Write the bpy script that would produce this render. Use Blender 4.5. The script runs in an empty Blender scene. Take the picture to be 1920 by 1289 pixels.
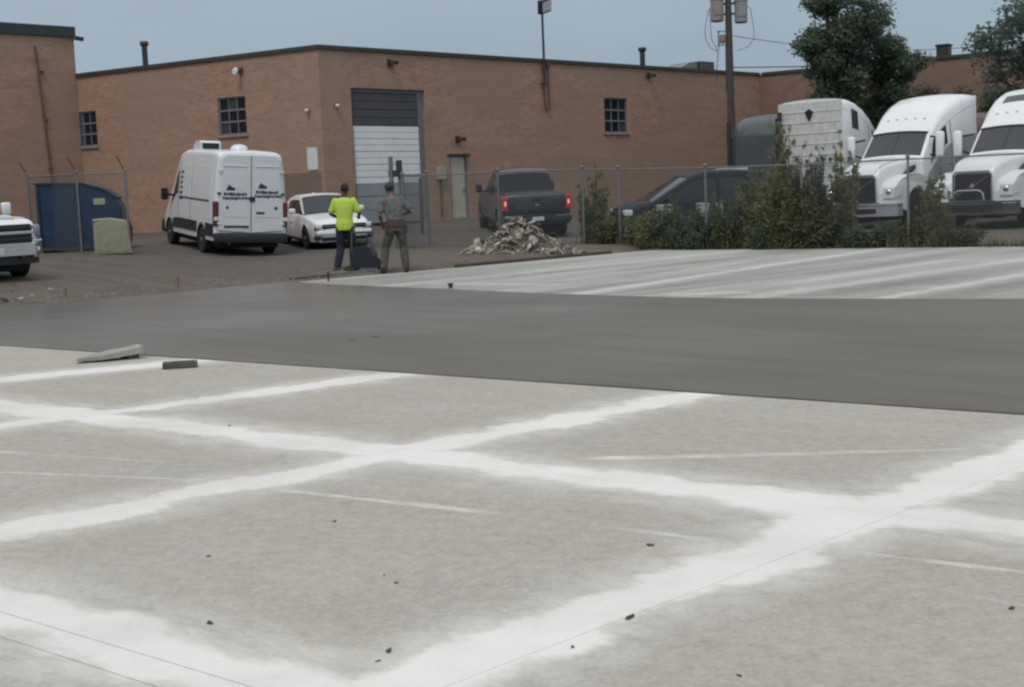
import bpy, bmesh, math, random
import numpy as np
from mathutils import Vector, Matrix

R = math.radians
scene = bpy.context.scene
col = scene.collection
rnd = random.Random(7)

# ------------------------------------------------------------------ camera
F, CX, CY, EYE = 2600.0, 960.0, 644.5, 1.4          # focal length and centre in photograph pixels, eye height
PITCH, ROLL = math.atan(269.3 / F), R(-2.35)
cam = bpy.data.cameras.new('camera')
cam.sensor_width = 36.0
cam.lens = 36.0 * F / 1920.0
cam.clip_start, cam.clip_end = 0.1, 2000.0
camo = bpy.data.objects.new('camera', cam)
CAMROT = Matrix.Rotation(math.pi / 2 - PITCH, 3, 'X') @ Matrix.Rotation(ROLL, 3, 'Z')
camo.matrix_world = Matrix.Translation((0, 0, EYE)) @ CAMROT.to_4x4()
col.objects.link(camo)
scene.camera = camo

# ------------------------------------------------------------------ overcast sky, soft sun, exposure
SUN_EL, SUN_AZ = R(58), R(200)       # azimuth clockwise from +Y
world = bpy.data.worlds.new('World')
scene.world = world
world.use_nodes = True
wn, wl = world.node_tree.nodes, world.node_tree.links
wn.clear()
wo = wn.new('ShaderNodeOutputWorld')
bg = wn.new('ShaderNodeBackground'); bg.inputs['Strength'].default_value = 0.1
sky = wn.new('ShaderNodeTexSky'); sky.sky_type = 'NISHITA'; sky.sun_disc = False
sky.sun_elevation = SUN_EL; sky.sun_rotation = SUN_AZ; sky.dust_density = 4.0; sky.air_density = 1.3
tc = wn.new('ShaderNodeTexCoord')
sep = wn.new('ShaderNodeSeparateXYZ'); wl.new(tc.outputs['Generated'], sep.inputs[0])
rmp = wn.new('ShaderNodeValToRGB'); wl.new(sep.outputs['Z'], rmp.inputs[0])
e = rmp.color_ramp.elements                      # overcast veil: brighter towards the zenith
e[0].position = 0.0; e[0].color = (0.43, 0.52, 0.60, 1)
e[1].position = 1.0; e[1].color = (1.0, 1.0, 1.0, 1)
a = e.new(0.10); a.color = (0.375, 0.475, 0.58, 1)
a = e.new(0.40); a.color = (0.62, 0.70, 0.78, 1)
nz = wn.new('ShaderNodeTexNoise'); nz.inputs['Scale'].default_value = 2.6; nz.inputs['Detail'].default_value = 4
mp = wn.new('ShaderNodeMapping'); mp.inputs['Scale'].default_value = (1, 1, 3.5)
wl.new(tc.outputs['Generated'], mp.inputs[0]); wl.new(mp.outputs[0], nz.inputs['Vector'])
mr = wn.new('ShaderNodeMapRange'); mr.inputs[1].default_value = 0.3; mr.inputs[2].default_value = 0.7
mr.inputs[3].default_value = 7.4; mr.inputs[4].default_value = 9.0
wl.new(nz.outputs['Fac'], mr.inputs[0])
vm = wn.new('ShaderNodeVectorMath'); vm.operation = 'SCALE'
wl.new(rmp.outputs[0], vm.inputs[0]); wl.new(mr.outputs[0], vm.inputs['Scale'])
sk = wn.new('ShaderNodeVectorMath'); sk.operation = 'SCALE'; sk.inputs['Scale'].default_value = 0.10
wl.new(sky.outputs[0], sk.inputs[0])
ad = wn.new('ShaderNodeVectorMath'); ad.operation = 'ADD'
wl.new(vm.outputs[0], ad.inputs[0]); wl.new(sk.outputs[0], ad.inputs[1])
wl.new(ad.outputs[0], bg.inputs['Color']); wl.new(bg.outputs[0], wo.inputs['Surface'])

sun = bpy.data.lights.new('sun', 'SUN'); sun.energy = 1.2; sun.angle = R(18); sun.color = (1, 0.96, 0.9)
suno = bpy.data.objects.new('sun', sun)
sd = Vector((math.sin(SUN_AZ) * math.cos(SUN_EL), math.cos(SUN_AZ) * math.cos(SUN_EL), math.sin(SUN_EL)))
suno.rotation_euler = sd.to_track_quat('Z', 'Y').to_euler(); suno.location = (0, -20, 60)
col.objects.link(suno)
scene.view_settings.view_transform = 'Standard'; scene.view_settings.look = 'None'
scene.view_settings.gamma = 1.0; scene.view_settings.use_curve_mapping = False
scene.view_settings.exposure = 0.0
scene.render.engine = 'CYCLES'
scene.cycles.max_bounces = 6
scene.cycles.filter_width = 2.4
scene.cycles.use_denoising = True

# ------------------------------------------------------------------ geometry helpers
def ray(px, py):
    return CAMROT @ Vector(((px - CX) / F, -(py - CY) / F, -1))
def G(px, py, z=0.0):
    d = ray(px, py); t = (z - EYE) / d.z
    return Vector((0, 0, EYE)) + d * t
def DP(px, py, y):
    d = ray(px, py); return Vector((0, 0, EYE)) + d * (y / d.y)

def G2(px, py):
    p = G(px, py); return (p.x, p.y)

class MB:
    def __init__(s): s.v = []; s.f = []; s.uv = None
    def add(s, vs, fs):
        o = len(s.v); s.v += [tuple(p) for p in vs]; s.f += [tuple(i + o for i in q) for q in fs]; return s
    def box(s, c, d, rz=0, rx=0, ry=0, ch=0.0):
        """box with centre c, size d; ch chamfers all edges a little"""
        hx, hy, hz = d[0] / 2, d[1] / 2, d[2] / 2
        M = Matrix.Rotation(rz, 3, 'Z') @ Matrix.Rotation(ry, 3, 'Y') @ Matrix.Rotation(rx, 3, 'X')
        c = Vector(c)
        if ch <= 0:
            P = [(-hx, -hy, -hz), (hx, -hy, -hz), (hx, hy, -hz), (-hx, hy, -hz), (-hx, -hy, hz), (hx, -hy, hz), (hx, hy, hz), (-hx, hy, hz)]
            return s.add([c + M @ Vector(p) for p in P], [(3, 2, 1, 0), (4, 5, 6, 7), (0, 1, 5, 4), (1, 2, 6, 5), (2, 3, 7, 6), (3, 0, 4, 7)])
        ch = min(ch, hx * .9, hy * .9, hz * .9)
        bm = bmesh.new(); bmesh.ops.create_cube(bm, size=1)
        for v in bm.verts: v.co = Vector((v.co.x * 2 * hx, v.co.y * 2 * hy, v.co.z * 2 * hz))
        bmesh.ops.bevel(bm, geom=bm.edges[:], offset=ch, segments=2, profile=.5, affect='EDGES')
        bm.verts.index_update()
        vs = [c + M @ v.co for v in bm.verts]; fs = [tuple(v.index for v in f.verts) for f in bm.faces]
        bm.free(); return s.add(vs, fs)
    def mm(s, a, b, ch=0.0):
        return s.box([(a[i] + b[i]) / 2 for i in range(3)], [abs(b[i] - a[i]) for i in range(3)], ch=ch)
    def tube(s, pts, r, n=8, cap=True, sq=None):
        pts = [Vector(p) for p in pts]; k = len(pts)
        rs = r if isinstance(r, (list, tuple)) else [r] * k
        vs = []; prev = None
        for i, p in enumerate(pts):
            t = (pts[min(i + 1, k - 1)] - pts[max(i - 1, 0)]).normalized()
            u = Vector((0, 0, 1)) if abs(t.z) < .9 else Vector((1, 0, 0))
            if prev is not None: u = prev
            u = (u - t * u.dot(t)).normalized(); w = t.cross(u); prev = u
            for j in range(n):
                a = 2 * math.pi * j / n + (math.pi / 4 if n == 4 else 0)
                vs.append(p + (u * math.cos(a) + w * math.sin(a)) * rs[i])
        fs = []
        for i in range(k - 1):
            for j in range(n):
                fs.append((i * n + j, i * n + (j + 1) % n, (i + 1) * n + (j + 1) % n, (i + 1) * n + j))
        if cap: fs += [tuple(range(n - 1, -1, -1)), tuple((k - 1) * n + j for j in range(n))]
        return s.add(vs, fs)
    def prism(s, poly, fn, d0, d1):
        """polygon in 2D, fn(a, b, d) -> 3D point, from depth d0 to d1"""
        n = len(poly)
        vs = [fn(a, b, d0) for a, b in poly] + [fn(a, b, d1) for a, b in poly]
        fs = [tuple(range(n - 1, -1, -1)), tuple(range(n, 2 * n))] + [(i, (i + 1) % n, n + (i + 1) % n, n + i) for i in range(n)]
        return s.add(vs, fs)
    def lathe(s, prof, fn, n=24):
        """profile of (r, h); fn(cos*r, sin*r, h) -> point"""
        k = len(prof); vs = []
        for r, h in prof:
            for j in range(n):
                a = 2 * math.pi * j / n; vs.append(fn(r * math.cos(a), r * math.sin(a), h))
        fs = [(i * n + j, i * n + (j + 1) % n, (i + 1) * n + (j + 1) % n, (i + 1) * n + j) for i in range(k - 1) for j in range(n)]
        fs += [tuple(range(n - 1, -1, -1)), tuple((k - 1) * n + j for j in range(n))]
        return s.add(vs, fs)
    def ball(s, c, r, n=10, m=7):
        c = Vector(c); r = (r, r, r) if not isinstance(r, (tuple, list)) else r
        vs = [c + Vector((0, 0, -r[2]))]
        for i in range(1, m):
            ph = -math.pi / 2 + math.pi * i / m
            for j in range(n):
                a = 2 * math.pi * j / n
                vs.append(c + Vector((r[0] * math.cos(ph) * math.cos(a), r[1] * math.cos(ph) * math.sin(a), r[2] * math.sin(ph))))
        vs.append(c + Vector((0, 0, r[2]))); fs = []
        for j in range(n): fs.append((0, 1 + (j + 1) % n, 1 + j))
        for i in range(m - 2):
            for j in range(n):
                fs.append((1 + i * n + j, 1 + i * n + (j + 1) % n, 1 + (i + 1) * n + (j + 1) % n, 1 + (i + 1) * n + j))
        L = len(vs) - 1
        for j in range(n): fs.append((L, 1 + (m - 2) * n + j, 1 + (m - 2) * n + (j + 1) % n))
        return s.add(vs, fs)
    def mesh(s, name, mat=None, smooth=None, fix=True):
        me = bpy.data.meshes.new(name); me.from_pydata(s.v, [], s.f)
        if s.uv:
            lay = me.uv_layers.new(name='UVMap')
            flat = [c for f in s.uv for uv in f for c in uv]
            lay.data.foreach_set('uv', flat)
        elif fix:
            bm = bmesh.new(); bm.from_mesh(me); bmesh.ops.recalc_face_normals(bm, faces=bm.faces[:]); bm.to_mesh(me); bm.free()
        if mat: me.materials.append(M[mat] if isinstance(mat, str) else mat)
        if smooth is not None:
            me.shade_smooth(); me.set_sharp_from_angle(angle=R(smooth))
        me.update(); return me
    def build(s, name, mat, parent=None, smooth=None, fix=True):
        return link(name, s.mesh(name, mat, smooth, fix), parent)

def link(name, me, parent=None, loc=None, rot=None):
    o = bpy.data.objects.new(name, me); col.objects.link(o)
    if parent is not None: o.parent = parent
    if loc is not None: o.location = loc
    if rot is not None: o.rotation_euler = rot
    return o
def tag(o, label=None, cat=None, group=None, kind=None):
    if label: o['label'] = label
    if cat: o['category'] = cat
    if group: o['group'] = group
    if kind: o['kind'] = kind
    return o
def thing(name, label, cat, loc=(0, 0, 0), rz=0, group=None):
    o = bpy.data.objects.new(name, None); col.objects.link(o)
    o.empty_display_size = .2
    o.location = loc; o.rotation_euler = (0, 0, rz)
    return tag(o, label, cat, group)
def copy_tree(o, parent=None, swap=None):
    c = o.copy(); col.objects.link(c); c.parent = parent
    if swap and c.data and c.data.materials and c.data.materials[0] and c.data.materials[0].name in swap:
        c.data = c.data.copy(); c.data.materials[0] = M[swap[c.data.materials[0].name]]
    for ch in list(o.children): copy_tree(ch, c, swap)
    return c

# ------------------------------------------------------------------ materials
M = {}
def nodes_of(name):
    m = bpy.data.materials.new(name); m.use_nodes = True; M[name] = m
    nt = m.node_tree; return m, nt, nt.nodes, nt.links, nt.nodes['Principled BSDF']
def mat(name, c, rough=.6, metal=0.0, var=.12, scale=3.0, bump=0.0, bscale=40, coat=0.0, dirt=None, emit=None, spec=None):
    m, nt, n, l, b = nodes_of(name)
    b.inputs['Roughness'].default_value = rough; b.inputs['Metallic'].default_value = metal
    if coat: b.inputs['Coat Weight'].default_value = coat; b.inputs['Coat Roughness'].default_value = .08
    if spec is not None: b.inputs['Specular IOR Level'].default_value = spec
    t = n.new('ShaderNodeTexCoord')
    nz = n.new('ShaderNodeTexNoise'); nz.inputs['Scale'].default_value = scale; nz.inputs['Detail'].default_value = 6; nz.inputs['Roughness'].default_value = .65
    l.new(t.outputs['Object'], nz.inputs['Vector'])
    mr = n.new('ShaderNodeMapRange'); mr.inputs[1].default_value = .25; mr.inputs[2].default_value = .75
    mr.inputs[3].default_value = 1 - var; mr.inputs[4].default_value = 1 + var
    l.new(nz.outputs['Fac'], mr.inputs[0])
    sc = n.new('ShaderNodeVectorMath'); sc.operation = 'SCALE'; sc.inputs[0].default_value = c[:3]
    l.new(mr.outputs[0], sc.inputs['Scale']); out = sc.outputs[0]
    if dirt:   # road dirt low on a vehicle: (colour, height)
        sp = n.new('ShaderNodeSeparateXYZ'); l.new(t.outputs['Object'], sp.inputs[0])
        m2 = n.new('ShaderNodeMath'); m2.operation = 'MULTIPLY_ADD'; m2.inputs[1].default_value = .5; l.new(nz.outputs['Fac'], m2.inputs[0]); l.new(sp.outputs['Z'], m2.inputs[2])
        r2 = n.new('ShaderNodeMapRange'); r2.inputs[1].default_value = dirt[1] + .35; r2.inputs[2].default_value = dirt[1] * .5; r2.inputs[3].default_value = 0.02; r2.inputs[4].default_value = .55
        l.new(m2.outputs[0], r2.inputs[0])
        mx = n.new('ShaderNodeMix'); mx.data_type = 'RGBA'; l.new(r2.outputs[0], mx.inputs[0]); l.new(out, mx.inputs[6]); mx.inputs[7].default_value = (*dirt[0], 1)
        out = mx.outputs[2]
    l.new(out, b.inputs['Base Color'])
    if bump:
        n2 = n.new('ShaderNodeTexNoise'); n2.inputs['Scale'].default_value = bscale; n2.inputs['Detail'].default_value = 5
        l.new(t.outputs['Object'], n2.inputs['Vector'])
        bp = n.new('ShaderNodeBump'); bp.inputs['Strength'].default_value = bump; bp.inputs['Distance'].default_value = .02
        l.new(n2.outputs['Fac'], bp.inputs['Height']); l.new(bp.outputs[0], b.inputs['Normal'])
    if emit: b.inputs['Emission Color'].default_value = (*emit[0], 1); b.inputs['Emission Strength'].default_value = emit[1]
    return m

DIRT = (.23, .20, .17)
mat('white_paint', (.78, .79, .80), .28, var=.04, coat=.5, dirt=(DIRT, .55))
mat('van_paint', (.70, .72, .75), .3, var=.05, coat=.4, dirt=(DIRT, .6))
mat('truck_white', (.78, .80, .81), .32, var=.05, coat=.4, dirt=(DIRT, .5))
mat('truck_grey', (.30, .32, .35), .4, var=.1, coat=.3)  # bumper grey; also carries the painted shade of the lower cab
mat('truck_dirty', (.60, .60, .58), .55, var=.22, scale=6, dirt=(DIRT, 1.2))
mat('teal_paint', (.075, .09, .098), .35, var=.15, coat=.3)
mat('red_paint', (.10, .012, .02), .35, var=.1, coat=.3)
mat('dark_paint', (.026, .034, .042), .3, var=.1, coat=.5, dirt=(DIRT, .5))
mat('navy_paint', (.008, .013, .020), .5, var=.1, spec=.25, dirt=((.12, .12, .10), .35))
mat('glass', (.012, .016, .02), .06, var=.1)
mat('glass_grey', (.05, .058, .064), .12, var=.15)
mat('black_plastic', (.022, .023, .025), .55, var=.15, bump=.1)
mat('rubber', (.018, .018, .018), .85, var=.2, bump=.2)
mat('grille_black', (.012, .012, .013), .5)
mat('chrome', (.62, .63, .64), .22, metal=1.0, var=.06)
mat('alloy', (.42, .43, .44), .35, metal=.8, var=.1)
mat('steel', (.33, .34, .35), .45, metal=.7, var=.2)
mat('galvanised', (.17, .18, .185), .65, metal=.2, var=.2, scale=8)
mat('rusty', (.12, .075, .05), .8, var=.35, scale=9, bump=.3)
mat('lamp_clear', (.70, .72, .74), .15, var=.1, coat=.6)
mat('lamp_red', (.13, .010, .012), .25, var=.1, coat=.5)
mat('lamp_red_lit', (.35, .02, .025), .25, var=.1, emit=((1, .07, .06), .12))
mat('lamp_hot', (.9, .5, .5), .3, var=.05, emit=((1, .5, .46), .45))
mat('headlamp', (.26, .27, .29), .15, metal=.4, var=.25, scale=14, coat=.6)
mat('decal', (.03, .04, .07), .5, var=.2)
mat('plate', (.55, .57, .60), .5, var=.1)
mat('coping', (.045, .04, .036), .6, var=.2)
mat('green_coping', (.028, .042, .040), .55, var=.2)
mat('roof_felt', (.10, .10, .10), .9, var=.2)
mat('dark_metal', (.035, .032, .03), .55, var=.25)
mat('brown_metal', (.075, .05, .038), .7, var=.3, scale=8)
mat('pale_fixture', (.62, .60, .56), .4, var=.1)
mat('sign_white', (.62, .62, .63), .6, var=.08, scale=9)
mat('door_dark', (.066, .066, .076), .55, var=.12, scale=2)
mat('door_white', (.74, .765, .77), .5, var=.08, scale=2)
mat('door_grey', (.27, .29, .31), .55, var=.1, scale=2)
mat('jamb', (.17, .175, .185), .6, var=.15)
mat('door_tan', (.46, .41, .34), .6, var=.1)
mat('sash', (.17, .18, .21), .6, var=.15)
mat('sill', (.25, .22, .20), .8, var=.2)
mat('pole_wood', (.075, .068, .062), .9, var=.3, scale=12, bump=.4)
mat('transformer_grey', (.26, .27, .28), .5, var=.15)
mat('transformer_tan', (.28, .24, .225), .55, var=.15)
mat('wire', (.03, .03, .032), .6)
mat('hvac', (.20, .20, .21), .6, var=.2)
mat('brick_red', (.17, .085, .07), .9, var=.2)
mat('bin_blue', (.007, .030, .078), .45, var=.22, scale=2.5)
mat('bin_blue_dark', (.008, .022, .06), .5, var=.2)
mat('bin_label', (.32, .36, .24), .6, var=.2)
mat('mattress', (.20, .195, .145), .9, var=.2, scale=5, bump=.3)
mat('mattress_side', (.33, .33, .27), .9, var=.15, scale=5)
mat('timber', (.21, .165, .125), .9, var=.3, scale=10, bump=.3)
mat('form_timber', (.085, .068, .055), .9, var=.35, scale=8, bump=.3)
mat('old_board', (.32, .315, .29), .9, var=.3, scale=6, bump=.5)
mat('old_board_dark', (.085, .083, .075), .9, var=.4, scale=9, bump=.5)
mat('orange_stake', (.24, .165, .135), .7, var=.3, scale=9)
mat('chip', (.07, .06, .055), .9, var=.4, scale=20)
mat('rubble_a', (.37, .325, .28), .95, var=.25, scale=6, bump=.6, bscale=18)
mat('rubble_b', (.22, .185, .155), .95, var=.3, scale=6, bump=.6, bscale=18)
mat('rubble_c', (.52, .49, .45), .95, var=.15, scale=6, bump=.5, bscale=18)
mat('rubble_dirt', (.13, .115, .10), 1, var=.4, scale=5, bump=.8, bscale=12)
mat('skin', (.085, .045, .03), .55, var=.1)
mat('skin_tan', (.20, .12, .085), .55, var=.1)
mat('hair', (.008, .006, .005), .7)
mat('eye', (.5, .5, .48), .2)
mat('hivis', (.47, .62, .085), .75, var=.1, scale=7, bump=.3, bscale=14)
mat('navy_cloth', (.014, .018, .028), .9, var=.3, scale=8, bump=.3, bscale=14)
mat('grey_cloth', (.12, .122, .118), .9, var=.65, scale=12, bump=.3, bscale=14)
mat('maroon_cloth', (.065, .042, .040), .9, var=.3, scale=8)
mat('olive_cloth', (.072, .074, .062), .9, var=.75, scale=14, bump=.3, bscale=14)
mat('boot', (.035, .024, .018), .8, var=.3)
mat('cap_cloth', (.04, .05, .055), .9, var=.2)
mat('machine_navy', (.012, .017, .026), .5, var=.25, scale=6)
mat('tub_white', (.42, .45, .43), .5, var=.15)
mat('crate_tan', (.20, .19, .15), .8, var=.25)
mat('bark', (.06, .05, .042), .95, var=.35, scale=9, bump=.5)
mat('stem', (.075, .085, .04), .8, var=.25)

def leafmat(name, c1, c2, trans=.25):
    m, nt, n, l, b = nodes_of(name)
    g = n.new('ShaderNodeNewGeometry')
    rp = n.new('ShaderNodeValToRGB'); rp.color_ramp.elements[0].color = (*c1, 1); rp.color_ramp.elements[1].color = (*c2, 1)
    l.new(g.outputs['Random Per Island'], rp.inputs[0]); l.new(rp.outputs[0], b.inputs['Base Color'])
    b.inputs['Roughness'].default_value = .6
    tr = n.new('ShaderNodeBsdfTranslucent'); l.new(rp.outputs[0], tr.inputs['Color'])
    mx = n.new('ShaderNodeMixShader'); mx.inputs[0].default_value = trans
    l.new(b.outputs[0], mx.inputs[1]); l.new(tr.outputs[0], mx.inputs[2]); l.new(mx.outputs[0], n['Material Output'].inputs['Surface'])
leafmat('leaf_dark', (.085, .12, .09), (.19, .24, .165), .5)
leafmat('leaf_blue', (.10, .145, .12), (.20, .25, .20), .5)
leafmat('leaf_mid', (.105, .125, .072), (.22, .24, .135), .5)
leafmat('leaf_weed', (.15, .16, .085), (.31, .31, .17), .5)
leafmat('leaf_brown', (.08, .075, .05), (.15, .13, .085), .45)
leafmat('grass', (.05, .06, .025), (.15, .15, .07))

def wallmat(name, c1, c2, mortar, grime):
    m, nt, n, l, b = nodes_of(name)
    uv = n.new('ShaderNodeUVMap')
    br = n.new('ShaderNodeTexBrick'); br.inputs['Scale'].default_value = 1.0
    br.inputs['Brick Width'].default_value = .215; br.inputs['Row Height'].default_value = .075; br.inputs['Mortar Size'].default_value = .006
    br.inputs['Color1'].default_value = (*c1, 1); br.inputs['Color2'].default_value = (*c2, 1); br.inputs['Mortar'].default_value = (*mortar, 1)
    br.inputs['Bias'].default_value = 0
    l.new(uv.outputs[0], br.inputs['Vector'])
    mp = n.new('ShaderNodeMapping'); mp.inputs['Scale'].default_value = (.35, 1.6, 1); l.new(uv.outputs[0], mp.inputs[0])
    nz = n.new('ShaderNodeTexNoise'); nz.inputs['Scale'].default_value = 1.1; nz.inputs['Detail'].default_value = 7; nz.inputs['Roughness'].default_value = .7
    l.new(mp.outputs[0], nz.inputs['Vector'])
    n2 = n.new('ShaderNodeTexNoise'); n2.inputs['Scale'].default_value = .28; n2.inputs['Detail'].default_value = 3; l.new(uv.outputs[0], n2.inputs['Vector'])
    r1 = n.new('ShaderNodeMapRange'); r1.inputs[1].default_value = .3; r1.inputs[2].default_value = .7; r1.inputs[3].default_value = .82; r1.inputs[4].default_value = 1.16; l.new(nz.outputs['Fac'], r1.inputs[0])
    r2 = n.new('ShaderNodeMapRange'); r2.inputs[1].default_value = .35; r2.inputs[2].default_value = .65; r2.inputs[3].default_value = 0; r2.inputs[4].default_value = .7; l.new(n2.outputs['Fac'], r2.inputs[0])
    sc = n.new('ShaderNodeVectorMath'); sc.operation = 'SCALE'; l.new(br.outputs['Color'], sc.inputs[0]); l.new(r1.outputs[0], sc.inputs['Scale'])
    mx = n.new('ShaderNodeMix'); mx.data_type = 'RGBA'; l.new(r2.outputs[0], mx.inputs[0]); l.new(sc.outputs[0], mx.inputs[6]); mx.inputs[7].default_value = (*grime, 1)
    l.new(mx.outputs[2], b.inputs['Base Color']); b.inputs['Roughness'].default_value = .92
    bp = n.new('ShaderNodeBump'); bp.inputs['Strength'].default_value = .5; bp.inputs['Distance'].default_value = .01
    iv = n.new('ShaderNodeMath'); iv.operation = 'SUBTRACT'; iv.inputs[0].default_value = 1; l.new(br.outputs['Fac'], iv.inputs[1])
    l.new(iv.outputs[0], bp.inputs['Height']); l.new(bp.outputs[0], b.inputs['Normal'])
wallmat('brick', (.415, .24, .162), (.305, .172, .12), (.36, .285, .235), (.305, .218, .165))
wallmat('brick_wing', (.30, .175, .128), (.225, .13, .10), (.23, .17, .14), (.20, .135, .105))  # darker copy of the brick: the wing's shade is put into its colours
wallmat('brick_patch', (.235, .15, .115), (.19, .125, .10), (.21, .17, .145), (.18, .135, .11))

# ground materials ------------------------------------------------------------
def math_node(n, l, op, a, b=None, c=None, clamp=False):
    m = n.new('ShaderNodeMath'); m.operation = op; m.use_clamp = clamp
    for i, x in enumerate((a, b, c)):
        if x is None: continue
        if isinstance(x, (int, float)): m.inputs[i].default_value = x
        else: l.new(x, m.inputs[i])
    return m.outputs[0]
def noise(n, l, vec, scale, detail=5, rough=.6, stretch=None, rot=0):
    if stretch:
        mp = n.new('ShaderNodeMapping'); mp.vector_type = 'TEXTURE'; mp.inputs['Scale'].default_value = stretch; mp.inputs['Rotation'].default_value = (0, 0, rot)
        l.new(vec, mp.inputs[0]); vec = mp.outputs[0]
    t = n.new('ShaderNodeTexNoise'); t.inputs['Scale'].default_value = scale; t.inputs['Detail'].default_value = detail; t.inputs['Roughness'].default_value = rough
    l.new(vec, t.inputs['Vector']); return t.outputs['Fac']
def maprange(n, l, x, a, b, c, d, smooth=False):
    m = n.new('ShaderNodeMapRange')
    if smooth: m.interpolation_type = 'SMOOTHSTEP'
    m.inputs[1].default_value = a; m.inputs[2].default_value = b; m.inputs[3].default_value = c; m.inputs[4].default_value = d
    l.new(x, m.inputs[0]); return m.outputs[0]
def mixcol(n, l, f, a, b):
    m = n.new('ShaderNodeMix'); m.data_type = 'RGBA'
    if isinstance(f, (int, float)): m.inputs[0].default_value = f
    else: l.new(f, m.inputs[0])
    for i, x in ((6, a), (7, b)):
        if isinstance(x, tuple): m.inputs[i].default_value = (*x, 1)
        else: l.new(x, m.inputs[i])
    return m.outputs[2]
def linedist(n, l, pos, p, ang):
    """distance from the line through p whose direction is ang degrees from +Y towards +X"""
    nx, ny = math.cos(R(ang)), -math.sin(R(ang))
    d = n.new('ShaderNodeVectorMath'); d.operation = 'DOT_PRODUCT'; l.new(pos, d.inputs[0]); d.inputs[1].default_value = (nx, ny, 0)
    return math_node(n, l, 'ABSOLUTE', math_node(n, l, 'SUBTRACT', d.outputs['Value'], nx * p[0] + ny * p[1]))

def slabmat(name, c1, c2, bands, thin, dustcol=(.78, .772, .745), streak=0.0):
    """cured concrete; saw-cut dust lies along the joints (bands) and in thin drag lines"""
    m, nt, n, l, b = nodes_of(name)
    g = n.new('ShaderNodeNewGeometry'); pos = g.outputs['Position']
    big = noise(n, l, pos, .5, 4, .6); mid = noise(n, l, pos, 2.4, 6, .65, (1.8, .8, 1), R(-40)); lump_ = noise(n, l, pos, 13, 5, .65); fine = noise(n, l, pos, 42, 4, .7)
    grit = noise(n, l, pos, 150, 2, .7)
    c = mixcol(n, l, maprange(n, l, big, .25, .75, .1, .9), c1, c2)
    c = mixcol(n, l, maprange(n, l, noise(n, l, pos, 1.1, 5, .7), .45, .7, 0, .35), c, (c1[0] * 1.04, c1[1] * .97, c1[2] * .90))
    k = math_node(n, l, 'ADD', maprange(n, l, mid, .3, .7, -.055, .055), maprange(n, l, fine, .3, .7, -.15, .15))
    k = math_node(n, l, 'ADD', k, maprange(n, l, lump_, .3, .7, -.13, .13))
    k = math_node(n, l, 'ADD', k, maprange(n, l, grit, .3, .7, -.08, .08))
    if streak: k = math_node(n, l, 'ADD', k, maprange(n, l, noise(n, l, pos, .55, 5, .6, (6, .7, 1), R(47)), .32, .62, -streak, streak * .6))
    sc = n.new('ShaderNodeVectorMath'); sc.operation = 'SCALE'; l.new(c, sc.inputs[0]); l.new(math_node(n, l, 'ADD', k, 1.0), sc.inputs['Scale'])
    c = sc.outputs[0]
    acc = None
    edge = noise(n, l, pos, 1.3, 3, .55); smear = noise(n, l, pos, 4.5, 6, .65, (1.7, .8, 1), R(-45)); patchy = noise(n, l, pos, .9, 4, .6)
    for p, ang, w, s in bands:
        d = linedist(n, l, pos, p, ang)
        d = math_node(n, l, 'ADD', d, maprange(n, l, edge, .3, .7, -.09, .09)); d = math_node(n, l, 'ADD', d, maprange(n, l, smear, .25, .75, -.07, .07)); d = math_node(n, l, 'ADD', d, maprange(n, l, lump_, .3, .7, -.015, .015))
        core = maprange(n, l, d, w * .52, w * 1.28, s, 0, True)
        halo = math_node(n, l, 'MULTIPLY', maprange(n, l, d, w * .9, w * 2.7, .62 * s, 0, True), maprange(n, l, smear, .38, .66, .15, 1))
        v = math_node(n, l, 'MAXIMUM', core, halo)
        acc = v if acc is None else math_node(n, l, 'MAXIMUM', acc, v)
    for a_, b_, w, s in thin:
        p = ((a_[0] + b_[0]) / 2, (a_[1] + b_[1]) / 2); hl = math.hypot(b_[0] - a_[0], b_[1] - a_[1]) / 2; ang = math.degrees(math.atan2(b_[0] - a_[0], b_[1] - a_[1]))
        d = linedist(n, l, pos, p, ang); d = math_node(n, l, 'ADD', d, maprange(n, l, edge, .3, .7, -.03, .03))
        v = math_node(n, l, 'MULTIPLY', maprange(n, l, d, w * .3, w, s, 0, True), maprange(n, l, smear, .35, .6, .2, 1))
        v = math_node(n, l, 'MULTIPLY', v, maprange(n, l, linedist(n, l, pos, p, ang + 90), hl * .8, hl, 1, 0, True))
        acc = v if acc is None else math_node(n, l, 'MAXIMUM', acc, v)
    if acc is not None:
        acc = math_node(n, l, 'MULTIPLY', acc, maprange(n, l, fine, .25, .6, .88, 1)); acc = math_node(n, l, 'MULTIPLY', acc, maprange(n, l, patchy, .35, .6, .72, 1), clamp=True)
        c = mixcol(n, l, acc, c, dustcol)
    l.new(c, b.inputs['Base Color'])
    b.inputs['Roughness'].default_value = .9; b.inputs['Specular IOR Level'].default_value = .3
    bp = n.new('ShaderNodeBump'); bp.inputs['Strength'].default_value = .35; bp.inputs['Distance'].default_value = .006
    l.new(math_node(n, l, 'ADD', math_node(n, l, 'MULTIPLY', lump_, 1.5), math_node(n, l, 'ADD', fine, math_node(n, l, 'MULTIPLY', grit, .5))), bp.inputs['Height']); l.new(bp.outputs[0], b.inputs['Normal'])

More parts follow.
